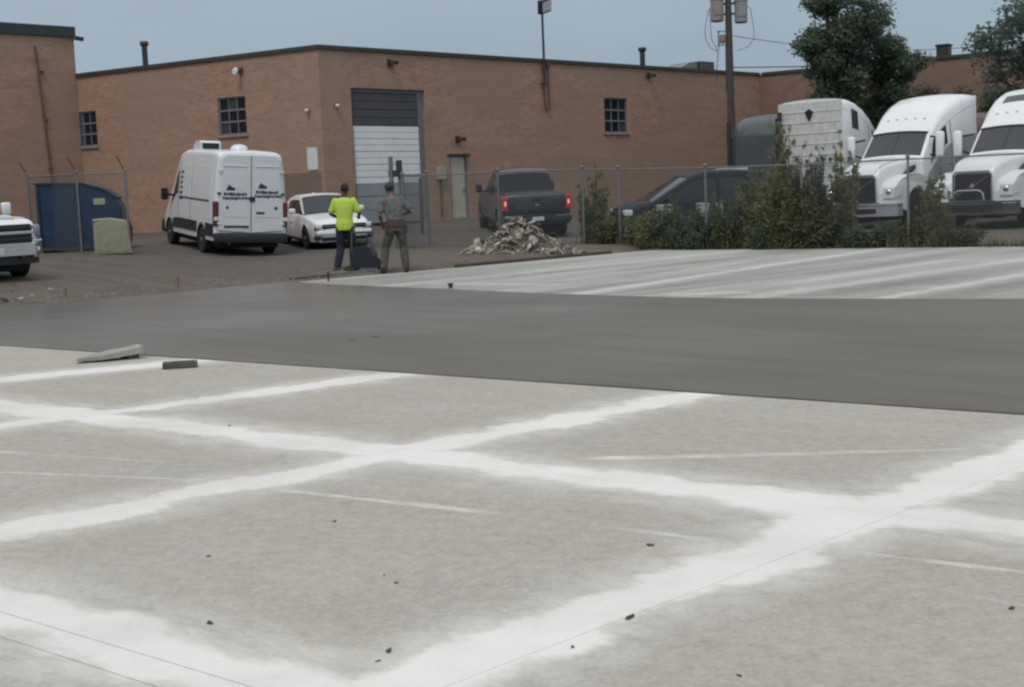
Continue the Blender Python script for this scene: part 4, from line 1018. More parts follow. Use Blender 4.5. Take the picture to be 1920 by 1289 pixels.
# ---- highway tractors
def make_tractor(label, loc, rz, paint='truck_white', lower='truck_grey', visor=False, group='highway tractors parked in the yard', dome=False, bumper='truck_grey', cat='truck', side_glass=False, stacks=(1, -1)):
    t = thing('tractor_truck', label, cat, loc, rz, group)
    if dome:
        czt = tab((-5.3, 3.15), (-5.15, 3.5), (-4.8, 3.75), (-4.2, 3.78), (-3.6, 3.55), (-3.0, 3.1), (-2.62, 2.75), (-1.98, 2.0), (-1.92, 1.92))
    else:
        czt = tab((-5.3, 3.90), (-4.8, 3.90), (-4.3, 3.84), (-3.8, 3.68), (-3.3, 3.40), (-2.9, 3.05), (-2.66, 2.78), (-2.6, 2.73), (-1.98, 2.0), (-1.92, 1.92))
    cwt = tab((-5.3, 1.10 if not dome else .8), (-5.0, 1.14), (-4.0, 1.12), (-3.0, 1.0), (-2.62, .98), (-1.92, 1.03))
    cwb = tab((-5.3, 1.22), (-2.8, 1.22), (-2.2, 1.14), (-1.92, 1.10))
    cr_ = tab((-5.3, .18 if not dome else .5), (-4.0, .34), (-2.9, .22), (-2.6, .12), (-1.92, .1))
    L = Loft(lambda y: (.95, czt(y), cwb(y), cwt(y), cr_(y), .02, .05))
    L.body('cab', paint, t, stations(-5.3, -1.92, .08))
    ws = L.patch('windshield', 'glass_grey', t, [(-2.60, -1.12), (-2.02, -1.08), (-2.02, 1.08), (-2.60, 1.12)], .01, 6, 14)
    L.patch('windshield_divider', 'black_plastic', t, [(-2.60, -.02), (-2.02, -.02), (-2.02, .02), (-2.60, .02)], .014, 6, 1)
    L.patch('sun_visor', paint, t, [(-2.74, -1.25), (-2.60, -1.25), (-2.60, 1.25), (-2.74, 1.25)], .05, 3, 14)
    L.patch('visor_shadow', 'black_plastic', t, [(-2.64, -1.2), (-2.575, -1.2), (-2.575, 1.2), (-2.64, 1.2)], .03, 2, 14)  # black strip painted in as the shadow under the visor
    if visor: L.patch('fairing_window', 'glass_grey', t, [(-3.75, -.85), (-3.4, -.85), (-3.4, .85), (-3.75, .85)], .012, 4, 12)
    for k in (-.8, -.4, 0, .4, .8):
        p = L.pt(-3.0, k); blk('marker_light', paint, t, (p.x - .04, p.y - .04, p.z - .01), (p.x + .04, p.y + .04, p.z + .03), .01)
    for s in (1, -1):
        L.patch('door', lower if lower != paint else paint, t, [(-3.55, s * 2.36), (-2.12, s * 2.50), (-2.1, s * 2.98), (-3.55, s * 2.98)], .012, 8, 6)  # a grey lower colour here paints in the shade on the cab side
        L.patch('door_window', 'glass', t, [(-3.35, s * 2.10), (-2.66, s * 2.08), (-2.34, s * 2.36), (-3.35, s * 2.34)], .014, 6, 4)
        L.patch('door_seam', 'black_plastic', t, [(-3.6, s * 2.08), (-3.575, s * 2.08), (-3.575, s * 2.98), (-3.6, s * 2.98)], .006, 1, 8)
        L.patch('sleeper_panel', lower, t, [(-5.2, s * 2.36), (-3.65, s * 2.36), (-3.65, s * 2.99), (-5.2, s * 2.99)], .012, 10, 6)  # where grey, shade of the lower sleeper side painted in, as on the door
        if side_glass: L.patch('sleeper_window', 'glass', t, [(-4.75, s * 2.02), (-4.35, s * 2.02), (-4.35, s * 2.24), (-4.75, s * 2.24)], .014, 4, 4)
        L.patch('belt_line', paint, t, [(-5.25, s * 2.035), (-2.66, s * 2.06), (-2.66, s * 2.075), (-5.25, s * 2.05)], .008, 14, 1)
        p = L.pt(-3.4, s * 2.62); blk('handle', 'chrome', t, (p.x - .02, -3.45, p.z - .04), (p.x + .05, -3.25, p.z + .04), .015)
        # mirrors on arms
        m_ = blk('mirror', paint, t, (s * 1.32, -2.32, 1.98), (s * 1.56, -2.14, 2.72), .06, 50)
        mb = MB(); mb.tube([(s * 1.1, -2.3, 2.05), (s * 1.38, -2.26, 2.15)], .03, 6); mb.build('arm', 'black_plastic', m_)
        mb = MB(); mb.tube([(s * 1.05, -2.4, 2.6), (s * 1.38, -2.26, 2.55)], .03, 6); mb.build('arm', 'black_plastic', m_)
        blk('mirror_glass', 'glass', m_, (s * 1.34, -2.33, 2.03), (s * 1.54, -2.315, 2.67), .004)
        # fender with wheel arch
        arc = [(-1.25 + .63 * math.cos(a), .52 + .63 * math.sin(a)) for a in [math.pi * (1.02 - 1.04 * k / 14) for k in range(15)]]
        poly = [(-.06, .60), (-.06, .98), (-.14, 1.2), (-.34, 1.36), (-.8, 1.5), (-1.3, 1.54), (-1.75, 1.46), (-2.02, 1.2), (-2.06, .6)] + arc
        mb = MB(); x0, x1 = .62, 1.20
        mb.prism(poly, lambda a, b, d: (s * (d - max(0, (a + .55)) * .22 * (1 if d > 1 else 0)), a, b), x0, x1); fd = mb.build('fender', paint, t)
        mb = MB(); mb.prism([(-.035, .84), (-.05, 1.12), (-.22, 1.22), (-.42, 1.24), (-.36, .92)], lambda a, b, d: (s * (d - max(0, (a + .5)) * .24 * (1 if d > .9 else 0)), a + .02, b + .01), .76, 1.216); hl = mb.build('headlight', 'lamp_clear', fd)
        mb = MB(); mb.ball((s * .93, -.03, 1.02), (.09, .05, .09)); mb.build('bulb', 'chrome', hl, 60)
        mb = MB(); mb.prism([(-.9, 1.42), (-1.4, 1.72), (-1.62, 1.78), (-1.66, 1.68), (-1.3, 1.52), (-1.05, 1.36)], lambda a, b, d: (s * d, a, b), .55, 1.03 if False else .97); mb.build('air_intake', 'grille_black', t)
        wheel(t, s * 1.02, -1.25, .52, .30, .58, 'steel')
        mb = MB(); mb.mm((s * .78, -5.0, .50), (s * 1.22, -2.25, .96), .06); mb.build('side_fairing', lower, t, 40)
        blk('step', 'steel', t, (s * 1.18, -3.3, .52), (s * 1.26, -2.4, .57), .008)
        blk('step', 'steel', t, (s * 1.18, -3.3, .80), (s * 1.26, -2.4, .85), .008)
        for ya in (-6.95, -8.25):
            wheel(t, s * .98, ya, .51, .56, .58, 'steel')
        blk('mud_flap', 'rubber', t, (s * .7, -8.98, .25), (s * 1.25, -8.95, .95), .005)
        if s in stacks:
          mb = MB(); mb.tube([(s * 1.0, -5.48, .9), (s * 1.0, -5.48, 3.6)], .075, 12); mb.build('exhaust_stack', 'dark_metal', t, 40)
    # hood
    hzt = tab((-1.98, 2.0), (-1.6, 1.98), (-.9, 1.90), (-.4, 1.80), (-.15, 1.66), (-.05, 1.50))
    hw = tab((-1.98, 1.0), (-1.2, .86), (-.4, .72), (-.1, .64), (-.05, .60))
    H = Loft(lambda y: (.72, hzt(y), hw(y), hw(y) * .95, .15, .02, .05))
    hd = H.body('hood', paint, t, stations(-1.98, -.05, .07))
    for s in (1, -1): H.patch('hood_stripe', lower, hd, [(-1.9, s * 1.06), (-.12, s * 1.06), (-.12, s * 1.28), (-1.9, s * 1.22)], .004, 12, 2)
    gp = [(-.52, .74), (.52, .74), (.50, 1.40), (.44, 1.46), (-.44, 1.46), (-.50, 1.40)]
    mb = MB(); mb.prism(gp, lambda a, b, d: (a, d, b), -.06, .0); gr_ = mb.build('grille', 'grille_black', t)
    for k in range(6): blk('grille_slat', 'dark_metal', gr_, (-.48, -.01, .80 + k * .105), (.48, .016, .825 + k * .105), .004)
    mb = MB(); fr = [(-.55, .70), (.55, .70), (.55, 1.42), (.47, 1.51), (-.47, 1.51), (-.55, 1.42)]
    mb.tube([(a, .0, b) for a, b in fr + fr[:1]], .028, 6); mb.build('grille_surround', 'chrome', gr_, 40)
    mb = MB(); mb.tube([(-.46, .01, 1.38), (.46, .01, .86)], .014, 5); mb.box((0, .02, 1.12), (.12, .02, .12), ry=R(45), ch=.01); mb.build('emblem_bar', 'steel', gr_)
    bp_ = [(-1.2, -.35), (-1.2, -.05), (-.9, .14), (-.4, .2), (.4, .2), (.9, .14), (1.2, -.05), (1.2, -.35)]
    mb = MB(); mb.prism(bp_, lambda a, b, d: (a, b, d), .34, .70); bb = mb.build('bumper', bumper, t)
    mb = MB(); mb.prism([(-.7, .16), (-.4, .215), (.4, .215), (.7, .16)], lambda a, b, d: (a, b, d), .42, .56); mb.build('bumper_vent', 'grille_black', bb)
    mb = MB(); mb.prism([(a * 1.003, b + .006) for a, b in bp_], lambda a, b, d: (a, b, d), .625, .66); mb.build('bumper_trim', 'chrome', bb)
    if visor:
        mb = MB(); mb.tube([(-.42, .22, .72), (-.40, .24, .92), (-.30, .24, 1.0), (.30, .24, 1.0), (.40, .24, .92), (.42, .22, .72)], .03, 8); mb.build('guard_bar', 'chrome', bb, 40)
    blk('chassis', 'rubber', t, (-.5, -9.0, .60), (.5, -.3, .92), .03)
    mb = MB(); mb.prism([(-.45, -8.3), (.45, -8.3), (.45, -7.0), (-.45, -7.0)], lambda a, b, d: (a, b, d + .02 * b), 1.13, 1.24); mb.build('fifth_wheel', 'dark_metal', t)
    # rear wall of the sleeper
    blk('rear_wall', 'truck_dirty' if paint.startswith('truck') else paint, t, (-1.14, -5.33, 1.0), (1.14, -5.3, 3.86 if not dome else 3.1), .008)
    if not dome:
        for k in range(7): blk('rear_rib', 'truck_dirty' if paint.startswith('truck') else paint, t, (-1.08, -5.345, 1.5 + k * .34), (1.08, -5.328, 1.54 + k * .34), .006)
        mb = MB(); mb.prism([(-.14, 3.56), (0, 3.64), (.14, 3.56), (.06, 3.36), (0, 3.26), (-.06, 3.36)], lambda a, b, d: (a, d, b), -5.35, -5.375); mb.build('rear_lamp', 'grille_black', t)
    return t
tr = R(137); tdir = Vector((-math.sin(tr), math.cos(tr), 0))
f1 = DP(1610, 390, 40.2); f2 = f1 + Vector((.76, -.66, 0)) * 3.35
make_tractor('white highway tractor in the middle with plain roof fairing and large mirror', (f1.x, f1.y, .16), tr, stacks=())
make_tractor('white highway tractor cut by the right edge with chrome guard over its grille', (f2.x, f2.y, .14), tr, visor=True, lower='truck_white', bumper='dark_paint', stacks=())
tr3 = R(-43); d3 = Vector((-math.sin(tr3), math.cos(tr3), 0))
r3 = DP(1520, 300, 44.3); o3 = r3 + d3 * 5.3
make_tractor('white highway tractor turned away showing streaked rear sleeper wall', (o3.x, o3.y, .22), tr3, lower='truck_white', side_glass=True, stacks=(-1,))
r4 = DP(1418, 300, 49.0); o4 = r4 + d3 * 5.3
make_tractor('dark teal round-roofed tractor turned away, left of the other trucks', (o4.x, o4.y, .2), tr3, paint='teal_paint', lower='teal_paint', dome=True, bumper='teal_paint')
r5 = DP(1832, 225, 50.5)
make_tractor('red tractor glimpsed between the two front-facing white tractors', (14.38, 48.77, .0), tr, paint='red_paint', lower='red_paint', bumper='dark_paint')

# ------------------------------------------------------------------ chain-link fences
def fence(label, pts, h, name='chain_link_fence', spacing=2.4, arms=False, posts=None, pitch=.06):
    """pts: ground points; a post at each, rails and woven wire between"""
    P = [Vector((x, y, zg(x, y) if max(E1(x, y), E2(x, y)) > 0 else 0)) for x, y in pts]
    t = thing(name, label, 'fence', P[0]); o = P[0]
    for i, p in enumerate(P):
        mb = MB(); mb.tube([p - o + Vector((0, 0, -.1)), p - o + Vector((0, 0, h + .05))], .027 if 0 < i < len(P) - 1 else .038, 8)
        ps = mb.build('post', 'galvanised', t, 40)
        mb = MB(); mb.ball(p - o + Vector((0, 0, h + .06)), .05, 8, 6); mb.build('cap', 'galvanised', ps, 60)
        if arms:
            a = p - o + Vector((0, 0, h + .05)); mb = MB(); mb.tube([a, a + Vector((-.16, -.10, .38))], .02, 6); mb.build('barb_arm', 'rusty', ps)
    for i in range(len(P) - 1):
        a, b = P[i] - o, P[i + 1] - o
        mb = MB(); mb.tube([a + Vector((0, 0, h)), b + Vector((0, 0, h))], .017, 6); mb.build('top_rail', 'galvanised', t, 40)
        mb = MB(); mb.tube([a + Vector((0, 0, .06)), b + Vector((0, 0, .06))], .006, 4); mb.build('tension_wire', 'galvanised', t)
        Lh = (b - a); W = Vector((Lh.x, Lh.y, 0)).length; mb = MB(); H_ = h - .06; k = -H_
        while k < W:
            for s in (1, -1):
                u0, u1 = max(k, 0), min(k + H_, W)
                if u1 <= u0: continue
                v0, v1 = (u0 - k, u1 - k) if s > 0 else (H_ - (u0 - k), H_ - (u1 - k))
                q0 = a.lerp(b, u0 / W) + Vector((0, 0, .06 + v0)); q1 = a.lerp(b, u1 / W) + Vector((0, 0, .06 + v1))
                d = (q1 - q0).normalized(); n = d.cross(Vector((-Lh.y, Lh.x, 0)).normalized()) * .0021; w = Vector((-Lh.y, Lh.x, 0)).normalized() * .0021 * s
                mb.add([q0 + n + w, q0 - n + w, q0 - w, q1 + n + w, q1 - n + w, q1 - w], [(0, 1, 4, 3), (1, 2, 5, 4), (2, 0, 3, 5)])
            k += pitch
        mb.build('wire_mesh', 'galvanised', t, fix=False)
    return t
FY = [(-2.75, 37.3), (-.2, 36.9), (2.0, 36.3)]
fence('long chain link fence between the slab and the parked trucks', FY + [(2.9 + .76 * k, 35.75 - .66 * k) for k in (0, 2.6, 5.2, 7.8, 10.4, 13.0)], 1.92)
# gate post cluster beside the roll-up door
t = thing('gate_post', 'thick grey gate post with hinges standing before the roll-up door', 'post', (-3.05, 37.45, zg(-3.05, 37.4)))
mb = MB(); mb.tube([(0, 0, -.1), (0, 0, 2.45)], .06, 10); mb.tube([(.22, .05, -.1), (.22, .05, 2.3)], .05, 10); mb.build('post', 'galvanised', t, 40)
mb = MB(); mb.box((.1, 0, 2.0), (.34, .1, .16), ch=.01); mb.box((.1, 0, .6), (.3, .08, .1), ch=.01); mb.box((.22, 0, 2.2), (.16, .14, .3), ch=.02); mb.build('hinge', 'dark_metal', t)
mb = MB(); mb.box((.75, .3, 1.1), (.08, .06, 1.5)); mb.build('brace', 'rusty', t)
fence('small chain link gate leaf folded back beside the roll-up door', [(-2.75, 37.4), (-2.2, 39.2)], 1.95, 'gate_leaf')

# bin enclosure on the left
def gp(px, y): q = DP(px, 450, y); return (q.x, q.y)
c1, c2, c3 = gp(152, 36.0), gp(243, 35.6), gp(60, 38.6)
fence('chain link bin enclosure with barbed arms around the blue container', [c3, c1, c2], 2.05, 'bin_enclosure', arms=True, pitch=.09)
bx_ = gp(160, 38.2)
bt = thing('waste_container', 'large dark blue steel waste container with sloped lid', 'dumpster', (bx_[0], bx_[1], zg(*bx_)), R(10))
prof = [(-1.1, .06), (1.06, .06), (1.10, 1.12), (.95, 1.36), (.62, 1.60), (.1, 1.76), (-1.1, 1.80)]
mb = MB(); mb.prism(prof, lambda a, b, d: (a, d, b), -.75, .75); mb.build('body', 'bin_blue', bt)
mb = MB(); mb.prism([(-1.13, 1.80), (.1, 1.765), (.63, 1.605), (.97, 1.365), (1.0, 1.40), (.66, 1.65), (.12, 1.815), (-1.13, 1.85)], lambda a, b, d: (a, d, b), -.79, .79); mb.build('lid', 'bin_blue_dark', bt)
for x_ in (-1.05, -.02, 1.03):
    mb = MB(); mb.mm((x_ - .035, -.80, .06), (x_ + .035, -.752, 1.72 if x_ < .5 else 1.2), .008); mb.build('rib', 'bin_blue_dark', bt)
mb = MB(); mb.box((.52, -.756, 1.30), (.3, .008, .17)); mb.build('label_plate', 'bin_label', bt)
mb = MB(); mb.mm((-1.12, -.81, .02), (1.08, .8, .1), .01); mb.build('base_skid', 'dark_metal', bt)
for x_ in (-.9, .86):
    mb = MB(); mb.tube([(x_, -.6, .06), (x_, -.7, .06)], .07, 10); mb.build('roller', 'rubber', bt)
mp_ = gp(208, 35.2)
mt_ = thing('mattress', 'pale yellowish mattress slumped against the bin enclosure', 'mattress', (mp_[0], mp_[1], zg(*mp_)), R(4))
def soft(mbx, w, h, th, fn):
    n, m = 12, 12; V = []
    for s in (1, -1):
        for j in range(m + 1):
            for i in range(n + 1):
                u, v = i / n * 2 - 1, j / m * 2 - 1
                e_ = (1 - max(abs(u), abs(v)) ** 10); pl = th * (.75 + .25 * e_) * (.94 + .06 * math.cos(u * 9) * math.cos(v * 9))
                V.append(fn(u * w / 2, (v + 1) / 2 * h, s * pl / 2))
    k = (n + 1) * (m + 1); fs = []
    for s in (0, 1):
        for j in range(m):
            for i in range(n): fs.append((s * k + j * (n + 1) + i, s * k + j * (n + 1) + i + 1, s * k + (j + 1) * (n + 1) + i + 1, s * k + (j + 1) * (n + 1) + i))
    rim = list(range(n + 1)) + [j * (n + 1) + n for j in range(1, m + 1)] + [m * (n + 1) + i for i in range(n - 1, -1, -1)] + [j * (n + 1) for j in range(m - 1, 0, -1)]
    for a in range(len(rim)): b = rim[(a + 1) % len(rim)]; fs.append((rim[a], b, k + b, k + rim[a]))
    mbx.add(V, fs)
mb = MB(); soft(mb, .92, .86, .2, lambda u, v, w: (u * (1 - .08 * v) - .02 + .16 * (1 - v) * .6, w - .1 + v * .28 - .12 * math.sin(v * 2.2) * (u > 0) * u, .02 + v * (1 - .10 * max(0, u)) * .98)); mb.build('body', 'mattress', mt_, 50)
mb = MB(); mb.tube([(-.43, .06, .86), (0, .12, .88), (.40, .10, .80)], .035, 8); mb.build('piping', 'mattress_side', mt_, 50)
rgp = gp(248, 36.4)
t = thing('rag_bundle', 'dark rag bundle hanging on right post of the bin enclosure', 'rag', (rgp[0], rgp[1] - .5, zg(*rgp)))
mb = MB(); mb.tube([(0, 0, .12), (.02, -.02, .3), (.03, -.03, .62), (.0, 0, .82), (-.02, .02, 1.05)], [.05, .12, .15, .11, .03], 9); mb.build('cloth', 'maroon_cloth', t, 60)
mb = MB(); mb.tube([(-.02, .02, 1.05), (-.05, .05, 1.12)], .012, 5); mb.build('loop', 'dark_metal', t)

# ------------------------------------------------------------------ rubble heap
def rock_mesh(seed, flat=.6):
    rg = random.Random(seed); bm = bmesh.new()
    for _ in range(11):
        bm.verts.new((rg.uniform(-1, 1), rg.uniform(-1, 1), rg.uniform(-flat, flat)))
    bmesh.ops.convex_hull(bm, input=bm.verts[:])
    bmesh.ops.delete(bm, geom=[v for v in bm.verts if not v.link_faces], context='VERTS')
    bmesh.ops.recalc_face_normals(bm, faces=bm.faces[:])
    me = bpy.data.meshes.new('rock'); bm.to_mesh(me); bm.free(); return me
rocks = {}
for c_ in 'abc':
    rocks[c_] = []
    for k in range(5):
        me = rock_mesh(10 * ord(c_) + k, .35 + .1 * k); me.materials.append(M['rubble_' + c_]); rocks[c_].append(me)
hc = Vector((.22, 33.6)); hz0 = .01
heap = thing('rubble_heap', 'heap of broken pale concrete rubble in front of the fence', 'rubble', (hc.x, hc.y, hz0))
def hh(x, y):
    r = math.hypot(x / 1.55, y / 1.05); b = max(0, 1 - r) ** .95
    return .90 * b * (1 + .12 * math.sin(4 * x + 1) * math.cos(3 * y))
mb = MB(); n = 18
for j in range(n + 1):
    for i in range(n + 1):
        x, y = -1.5 + 3.0 * i / n, -1.15 + 2.3 * j / n; mb.v.append((x, y, hh(x, y) * .85 - .07))
mb.f = [(j * (n + 1) + i, j * (n + 1) + i + 1, (j + 1) * (n + 1) + i + 1, (j + 1) * (n + 1) + i) for j in range(n) for i in range(n)]
mb.build('core', 'rubble_dirt', heap, None)
rg = random.Random(21)
for k in range(430):
    a, r = rg.uniform(0, 2 * math.pi), math.sqrt(rg.random()) * 1.02
    x, y = 1.6 * r * math.cos(a), 1.1 * r * math.sin(a)
    if x < -.4: x *= 1.12
    if y > .2: continue
    s = rg.choice([.045, .055, .06, .07, .085, .1, .125]); c_ = rg.choices('abc', [5, 4, 2])[0]
    o = link('chunk', rg.choice(rocks[c_]), heap, (x, y, hh(x, y) + s * .1), (rg.uniform(-.9, .9), rg.uniform(-.9, .9), rg.uniform(0, 6.3))); o.scale = (s * rg.uniform(.9, 1.6), s * rg.uniform(.4, .9), s * rg.uniform(.3, .7))
fr_ = random.Random(8); FV, FF = [], []
for k in range(1100):
    a, r = fr_.uniform(0, 2 * math.pi), math.sqrt(fr_.random()) * 1.08; x, y = 1.65 * r * math.cos(a), 1.12 * r * math.sin(a)
    if y > .2: continue
    s_ = fr_.uniform(.015, .05); z = hh(x, y) + s_ * .2; o_ = len(FV)
    FV += [(x + fr_.uniform(-1, 1) * s_, y + fr_.uniform(-1, 1) * s_, z + fr_.uniform(-.6, .9) * s_) for _ in range(5)]
    FF += [(o_, o_ + 1, o_ + 2), (o_, o_ + 2, o_ + 3), (o_, o_ + 3, o_ + 4), (o_ + 1, o_ + 4, o_ + 2), (o_ + 2, o_ + 4, o_ + 3)]
mb = MB(); mb.v = FV; mb.f = FF; fo = mb.build('fine_rubble', 'rubble_a', heap, fix=False); fo['kind'] = 'stuff'
def lump(label, px, py, s, c_, z=0.0, cat='concrete lump', name='concrete_lump', tilt=None):
    q = G(px, py, z); o = link(name, rng_mesh(c_), None, (q.x, q.y, z + s[2] * .35), tilt or (rg.uniform(-.3, .3), rg.uniform(-.3, .3), rg.uniform(0, 6))); o.scale = s
    return tag(o, label, cat)
def rng_mesh(c_): return rg.choice(rocks[c_])
o = lump('large white slab fragment at left foot of the rubble heap', 888, 470, (.30, .16, .22), 'c', .02, tilt=(.2, -.35, .3))
lump('flat grey fragment lying left of the white slab fragment', 852, 473, (.16, .12, .06), 'a', .02)
lump('pale round fragment at the right foot of the rubble heap', 1080, 470, (.2, .16, .14), 'a', .02)
lump('pale lump at the left edge beside the fresh concrete', 8, 566, (.12, .1, .07), 'c', .05)
lump('whitish lump just right of the edge lump by fresh concrete', 38, 564, (.10, .07, .06), 'c', .05)
lump('small grey lump on the dirt below the pickup', 97, 546, (.08, .06, .05), 'a', .08)

# ------------------------------------------------------------------ boards, blocks, stakes, chips
def plank(name, label, cat, a, b, w, h, mt, z=0.0, tilt=0.0, parts=True):
    a, b = Vector((*a, z)), Vector((*b, z)); L_ = (b - a).length; ang = math.atan2(b.y - a.y, b.x - a.x)
    t = thing(name, label, cat, (a + b) / 2, ang)
    mb = MB(); n_ = 8
    for i in range(n_):
        x0 = -L_ / 2 + L_ * i / n_; x1 = x0 + L_ / n_
    pts = [(-L_ / 2, -w / 2), (-L_ * .1, -w / 2 * 1.04), (L_ / 2, -w / 2 * .96), (L_ / 2 - .01, w / 2), (0, w / 2 * .97), (-L_ / 2 + .012, w / 2 * 1.02)]
    mb.prism(pts, lambda p, q, d: (p, q, d + (p / L_ + .5) * tilt), 0, h); mb.build('board', mt, t)
    return t
wl_a, wl_b = G(142, 682), G(268, 670)
t = thing('broken_board', 'weathered pale board lying on slab by the wet edge', 'board', (wl_a + wl_b) / 2, math.atan2(wl_b.y - wl_a.y, wl_b.x - wl_a.x))
Lb = (wl_b - wl_a).length
mb = MB(); mb.prism([(-Lb / 2, -.05), (-Lb * .15, -.12), (Lb / 2 - .03, -.13), (Lb / 2, .12), (Lb * .1, .17), (-Lb / 2 + .04, .1)], lambda p, q, d: (p, q, .02 + d * (.6 + .9 * (p / Lb + .5)) + max(0, p / Lb + .2) * .05), 0, .045); mb.build('board', 'old_board', t)
mb = MB(); mb.box((Lb * .3, 0, .025), (.1, .2, .05), rz=.2); mb.box((-Lb * .3, 0, .012), (.08, .16, .024)); mb.build('support_block', 'old_board_dark', t)
q = G(338, 690)
t = thing('timber_block', 'short dark timber block lying right of the pale board', 'block', (q.x, q.y, 0), R(12))
mb = MB(); mb.box((0, 0, .03), (.31, .15, .055), ch=.008); mb.build('block', 'old_board_dark', t)
mb = MB(); mb.box((.02, .0, .0605), (.2, .05, .006)); mb.build('groove', 'chip', t)
# formwork along the slab edge facing the building
def epnt(s_, off=0.0):           # along the edge
    d = Vector((.678, .735)); n = Vector((-.735, .678)); p0 = Vector((-3.96, 26.9)); q = p0 + d * s_ + n * off; return (q.x, q.y)
plank('form_board', 'dark formwork plank edging the slab behind the two workers', 'plank', epnt(-.1, .35), epnt(4.4, .38), .05, .06, 'form_timber', .0)
plank('form_board', 'dark formwork plank edging the slab before the rubble heap', 'plank', epnt(4.0, -.12), epnt(9.4, -.12), .05, .07, 'form_timber', .0)
plank('form_board', 'loose brown plank lying between the workers and the rubble heap', 'plank', epnt(3.4, .95), epnt(6.6, 1.1), .14, .03, 'form_timber', .04)
def stake(label, px, py, h, mt, r=.02, z=0.0, lean=0):
    q = G(px, py, z); t = thing('stake', label, 'stake', (q.x, q.y, z))
    mb = MB(); mb.tube([(0, 0, -.05), (lean * h, 0, h)], [r, r * .9], 6); mb.build('shaft', mt, t)
    if mt == 'dark_metal':
        mb = MB(); mb.box((lean * h, 0, h), (r * 2.6, r * 2.6, .03), ch=.004); mb.build('head', mt, t)
stake('short dark steel pin standing at the wet edge below the workers', 616, 528, .16, 'dark_metal', .02)
stake('little dark peg at wet concrete edge right of the workers', 845, 541, .07, 'dark_metal', .035)
stake('faded orange survey stake in dirt beyond the fresh concrete', 331, 538, .20, 'orange_stake', .045, .05, .12)
stake('short bleached stake in dirt left of the orange one', 122, 556, .14, 'timber', .03, .05, .05)
chips = [('black pebble on left of the big clean concrete panel', 390, 1044, .012), ('dark chip near the upper middle of the clean panel', 627, 979, .014), ('flat dark sliver lying by the lower left dust band', 395, 1170, .018), ('tiny dark chip right of the panel centre', 744, 1094, .010),
         ('faint tiny chip just above another chip near panel centre', 721, 1079, .008), ('long dark sliver at lower tip of the clean panel', 730, 1223, .019), ('small black chip below the long sliver', 708, 1241, .010), ('largest dark chip on the right dust band', 1180, 1161, .024),
         ('dark chip on concrete above the right dust band', 1221, 1024, .018), ('black chip at bottom edge right of the dust band', 1385, 1268, .012), ('dark chip near right edge of the picture', 1897, 1142, .016), ('thin grey chip below the largest chip', 1073, 1214, .012),
         ('tiny dark chip on the middle dust band at left', 430, 799, .016)]
cm = rock_mesh(77, .4); cm.materials.append(M['chip'])
for lab, px, py, s in chips:
    q = G(px, py); o = link('debris_chip', cm, None, (q.x, q.y, s * .3), (0, 0, rg.uniform(0, 6))); o.scale = (s * 1.1, s * .65, s * .6); tag(o, lab, 'debris', 'debris chips on the concrete')
for lab, px, py, s in (('dark crumb pressed into the middle of the wet concrete', 705, 633, .055), ('fainter crumb left of the one in the wet concrete', 662, 638, .035)):
    q = G(px, py); o = link('debris_chip', cm, None, (q.x, q.y, .008), (0, 0, -.6)); o.scale = (s * 1.6, s * .8, s * .25); tag(o, lab, 'debris', 'debris chips on the concrete')

# ------------------------------------------------------------------ things behind the fence
def tub(label, x, y, w, d, h, mt, rz=0):
    t = thing('storage_tub', label, 'tub', (x, y, zg(x, y)), rz)
    mb = MB(); mb.prism([(-w / 2 * .88, -d / 2 * .88), (w / 2 * .88, -d / 2 * .88), (w / 2 * .88, d / 2 * .88), (-w / 2 * .88, d / 2 * .88)], lambda a, b, k: (a * (1 + .13 * k), b * (1 + .13 * k), k * h), 0, 1); mb.build('body', mt, t)
    mb = MB(); mb.box((0, 0, h), (w * 1.04, d * 1.04, .05), ch=.012); mb.build('lid', 'tub_white', t)
tub('pale lidded tub behind the bushes, left one', 4.25, 37.4, .42, .35, .95, 'tub_white')
tub('wide pale lidded tub behind the bushes, right one', 5.25, 36.9, .4, .35, 1.0, 'tub_white')
tub('narrow white tub right beside the right pale tub', 5.62, 36.8, .16, .2, 1.0, 'tub_white')
q = DP(1372, 345, 41.5)
t = thing('site_cabinet', 'tan cabinet with white roof edge behind the bushes', 'cabinet', (q.x, q.y, zg(q.x, q.y)), R(-8))
mb = MB(); mb.box((0, 0, .92), (.85, .7, 1.84), ch=.02); mb.build('body', 'crate_tan', t)
mb = MB(); mb.box((0, 0, 1.88), (.95, .8, .08), ch=.02); mb.build('roof', 'tub_white', t)
mb = MB(); mb.box((0, -.36, .95), (.6, .02, 1.4), ch=.006); dr_ = mb.build('door', 'crate_tan', t)
mb = MB(); mb.box((.22, -.38, 1.0), (.03, .03, .14), ch=.004); mb.build('handle', 'steel', dr_)

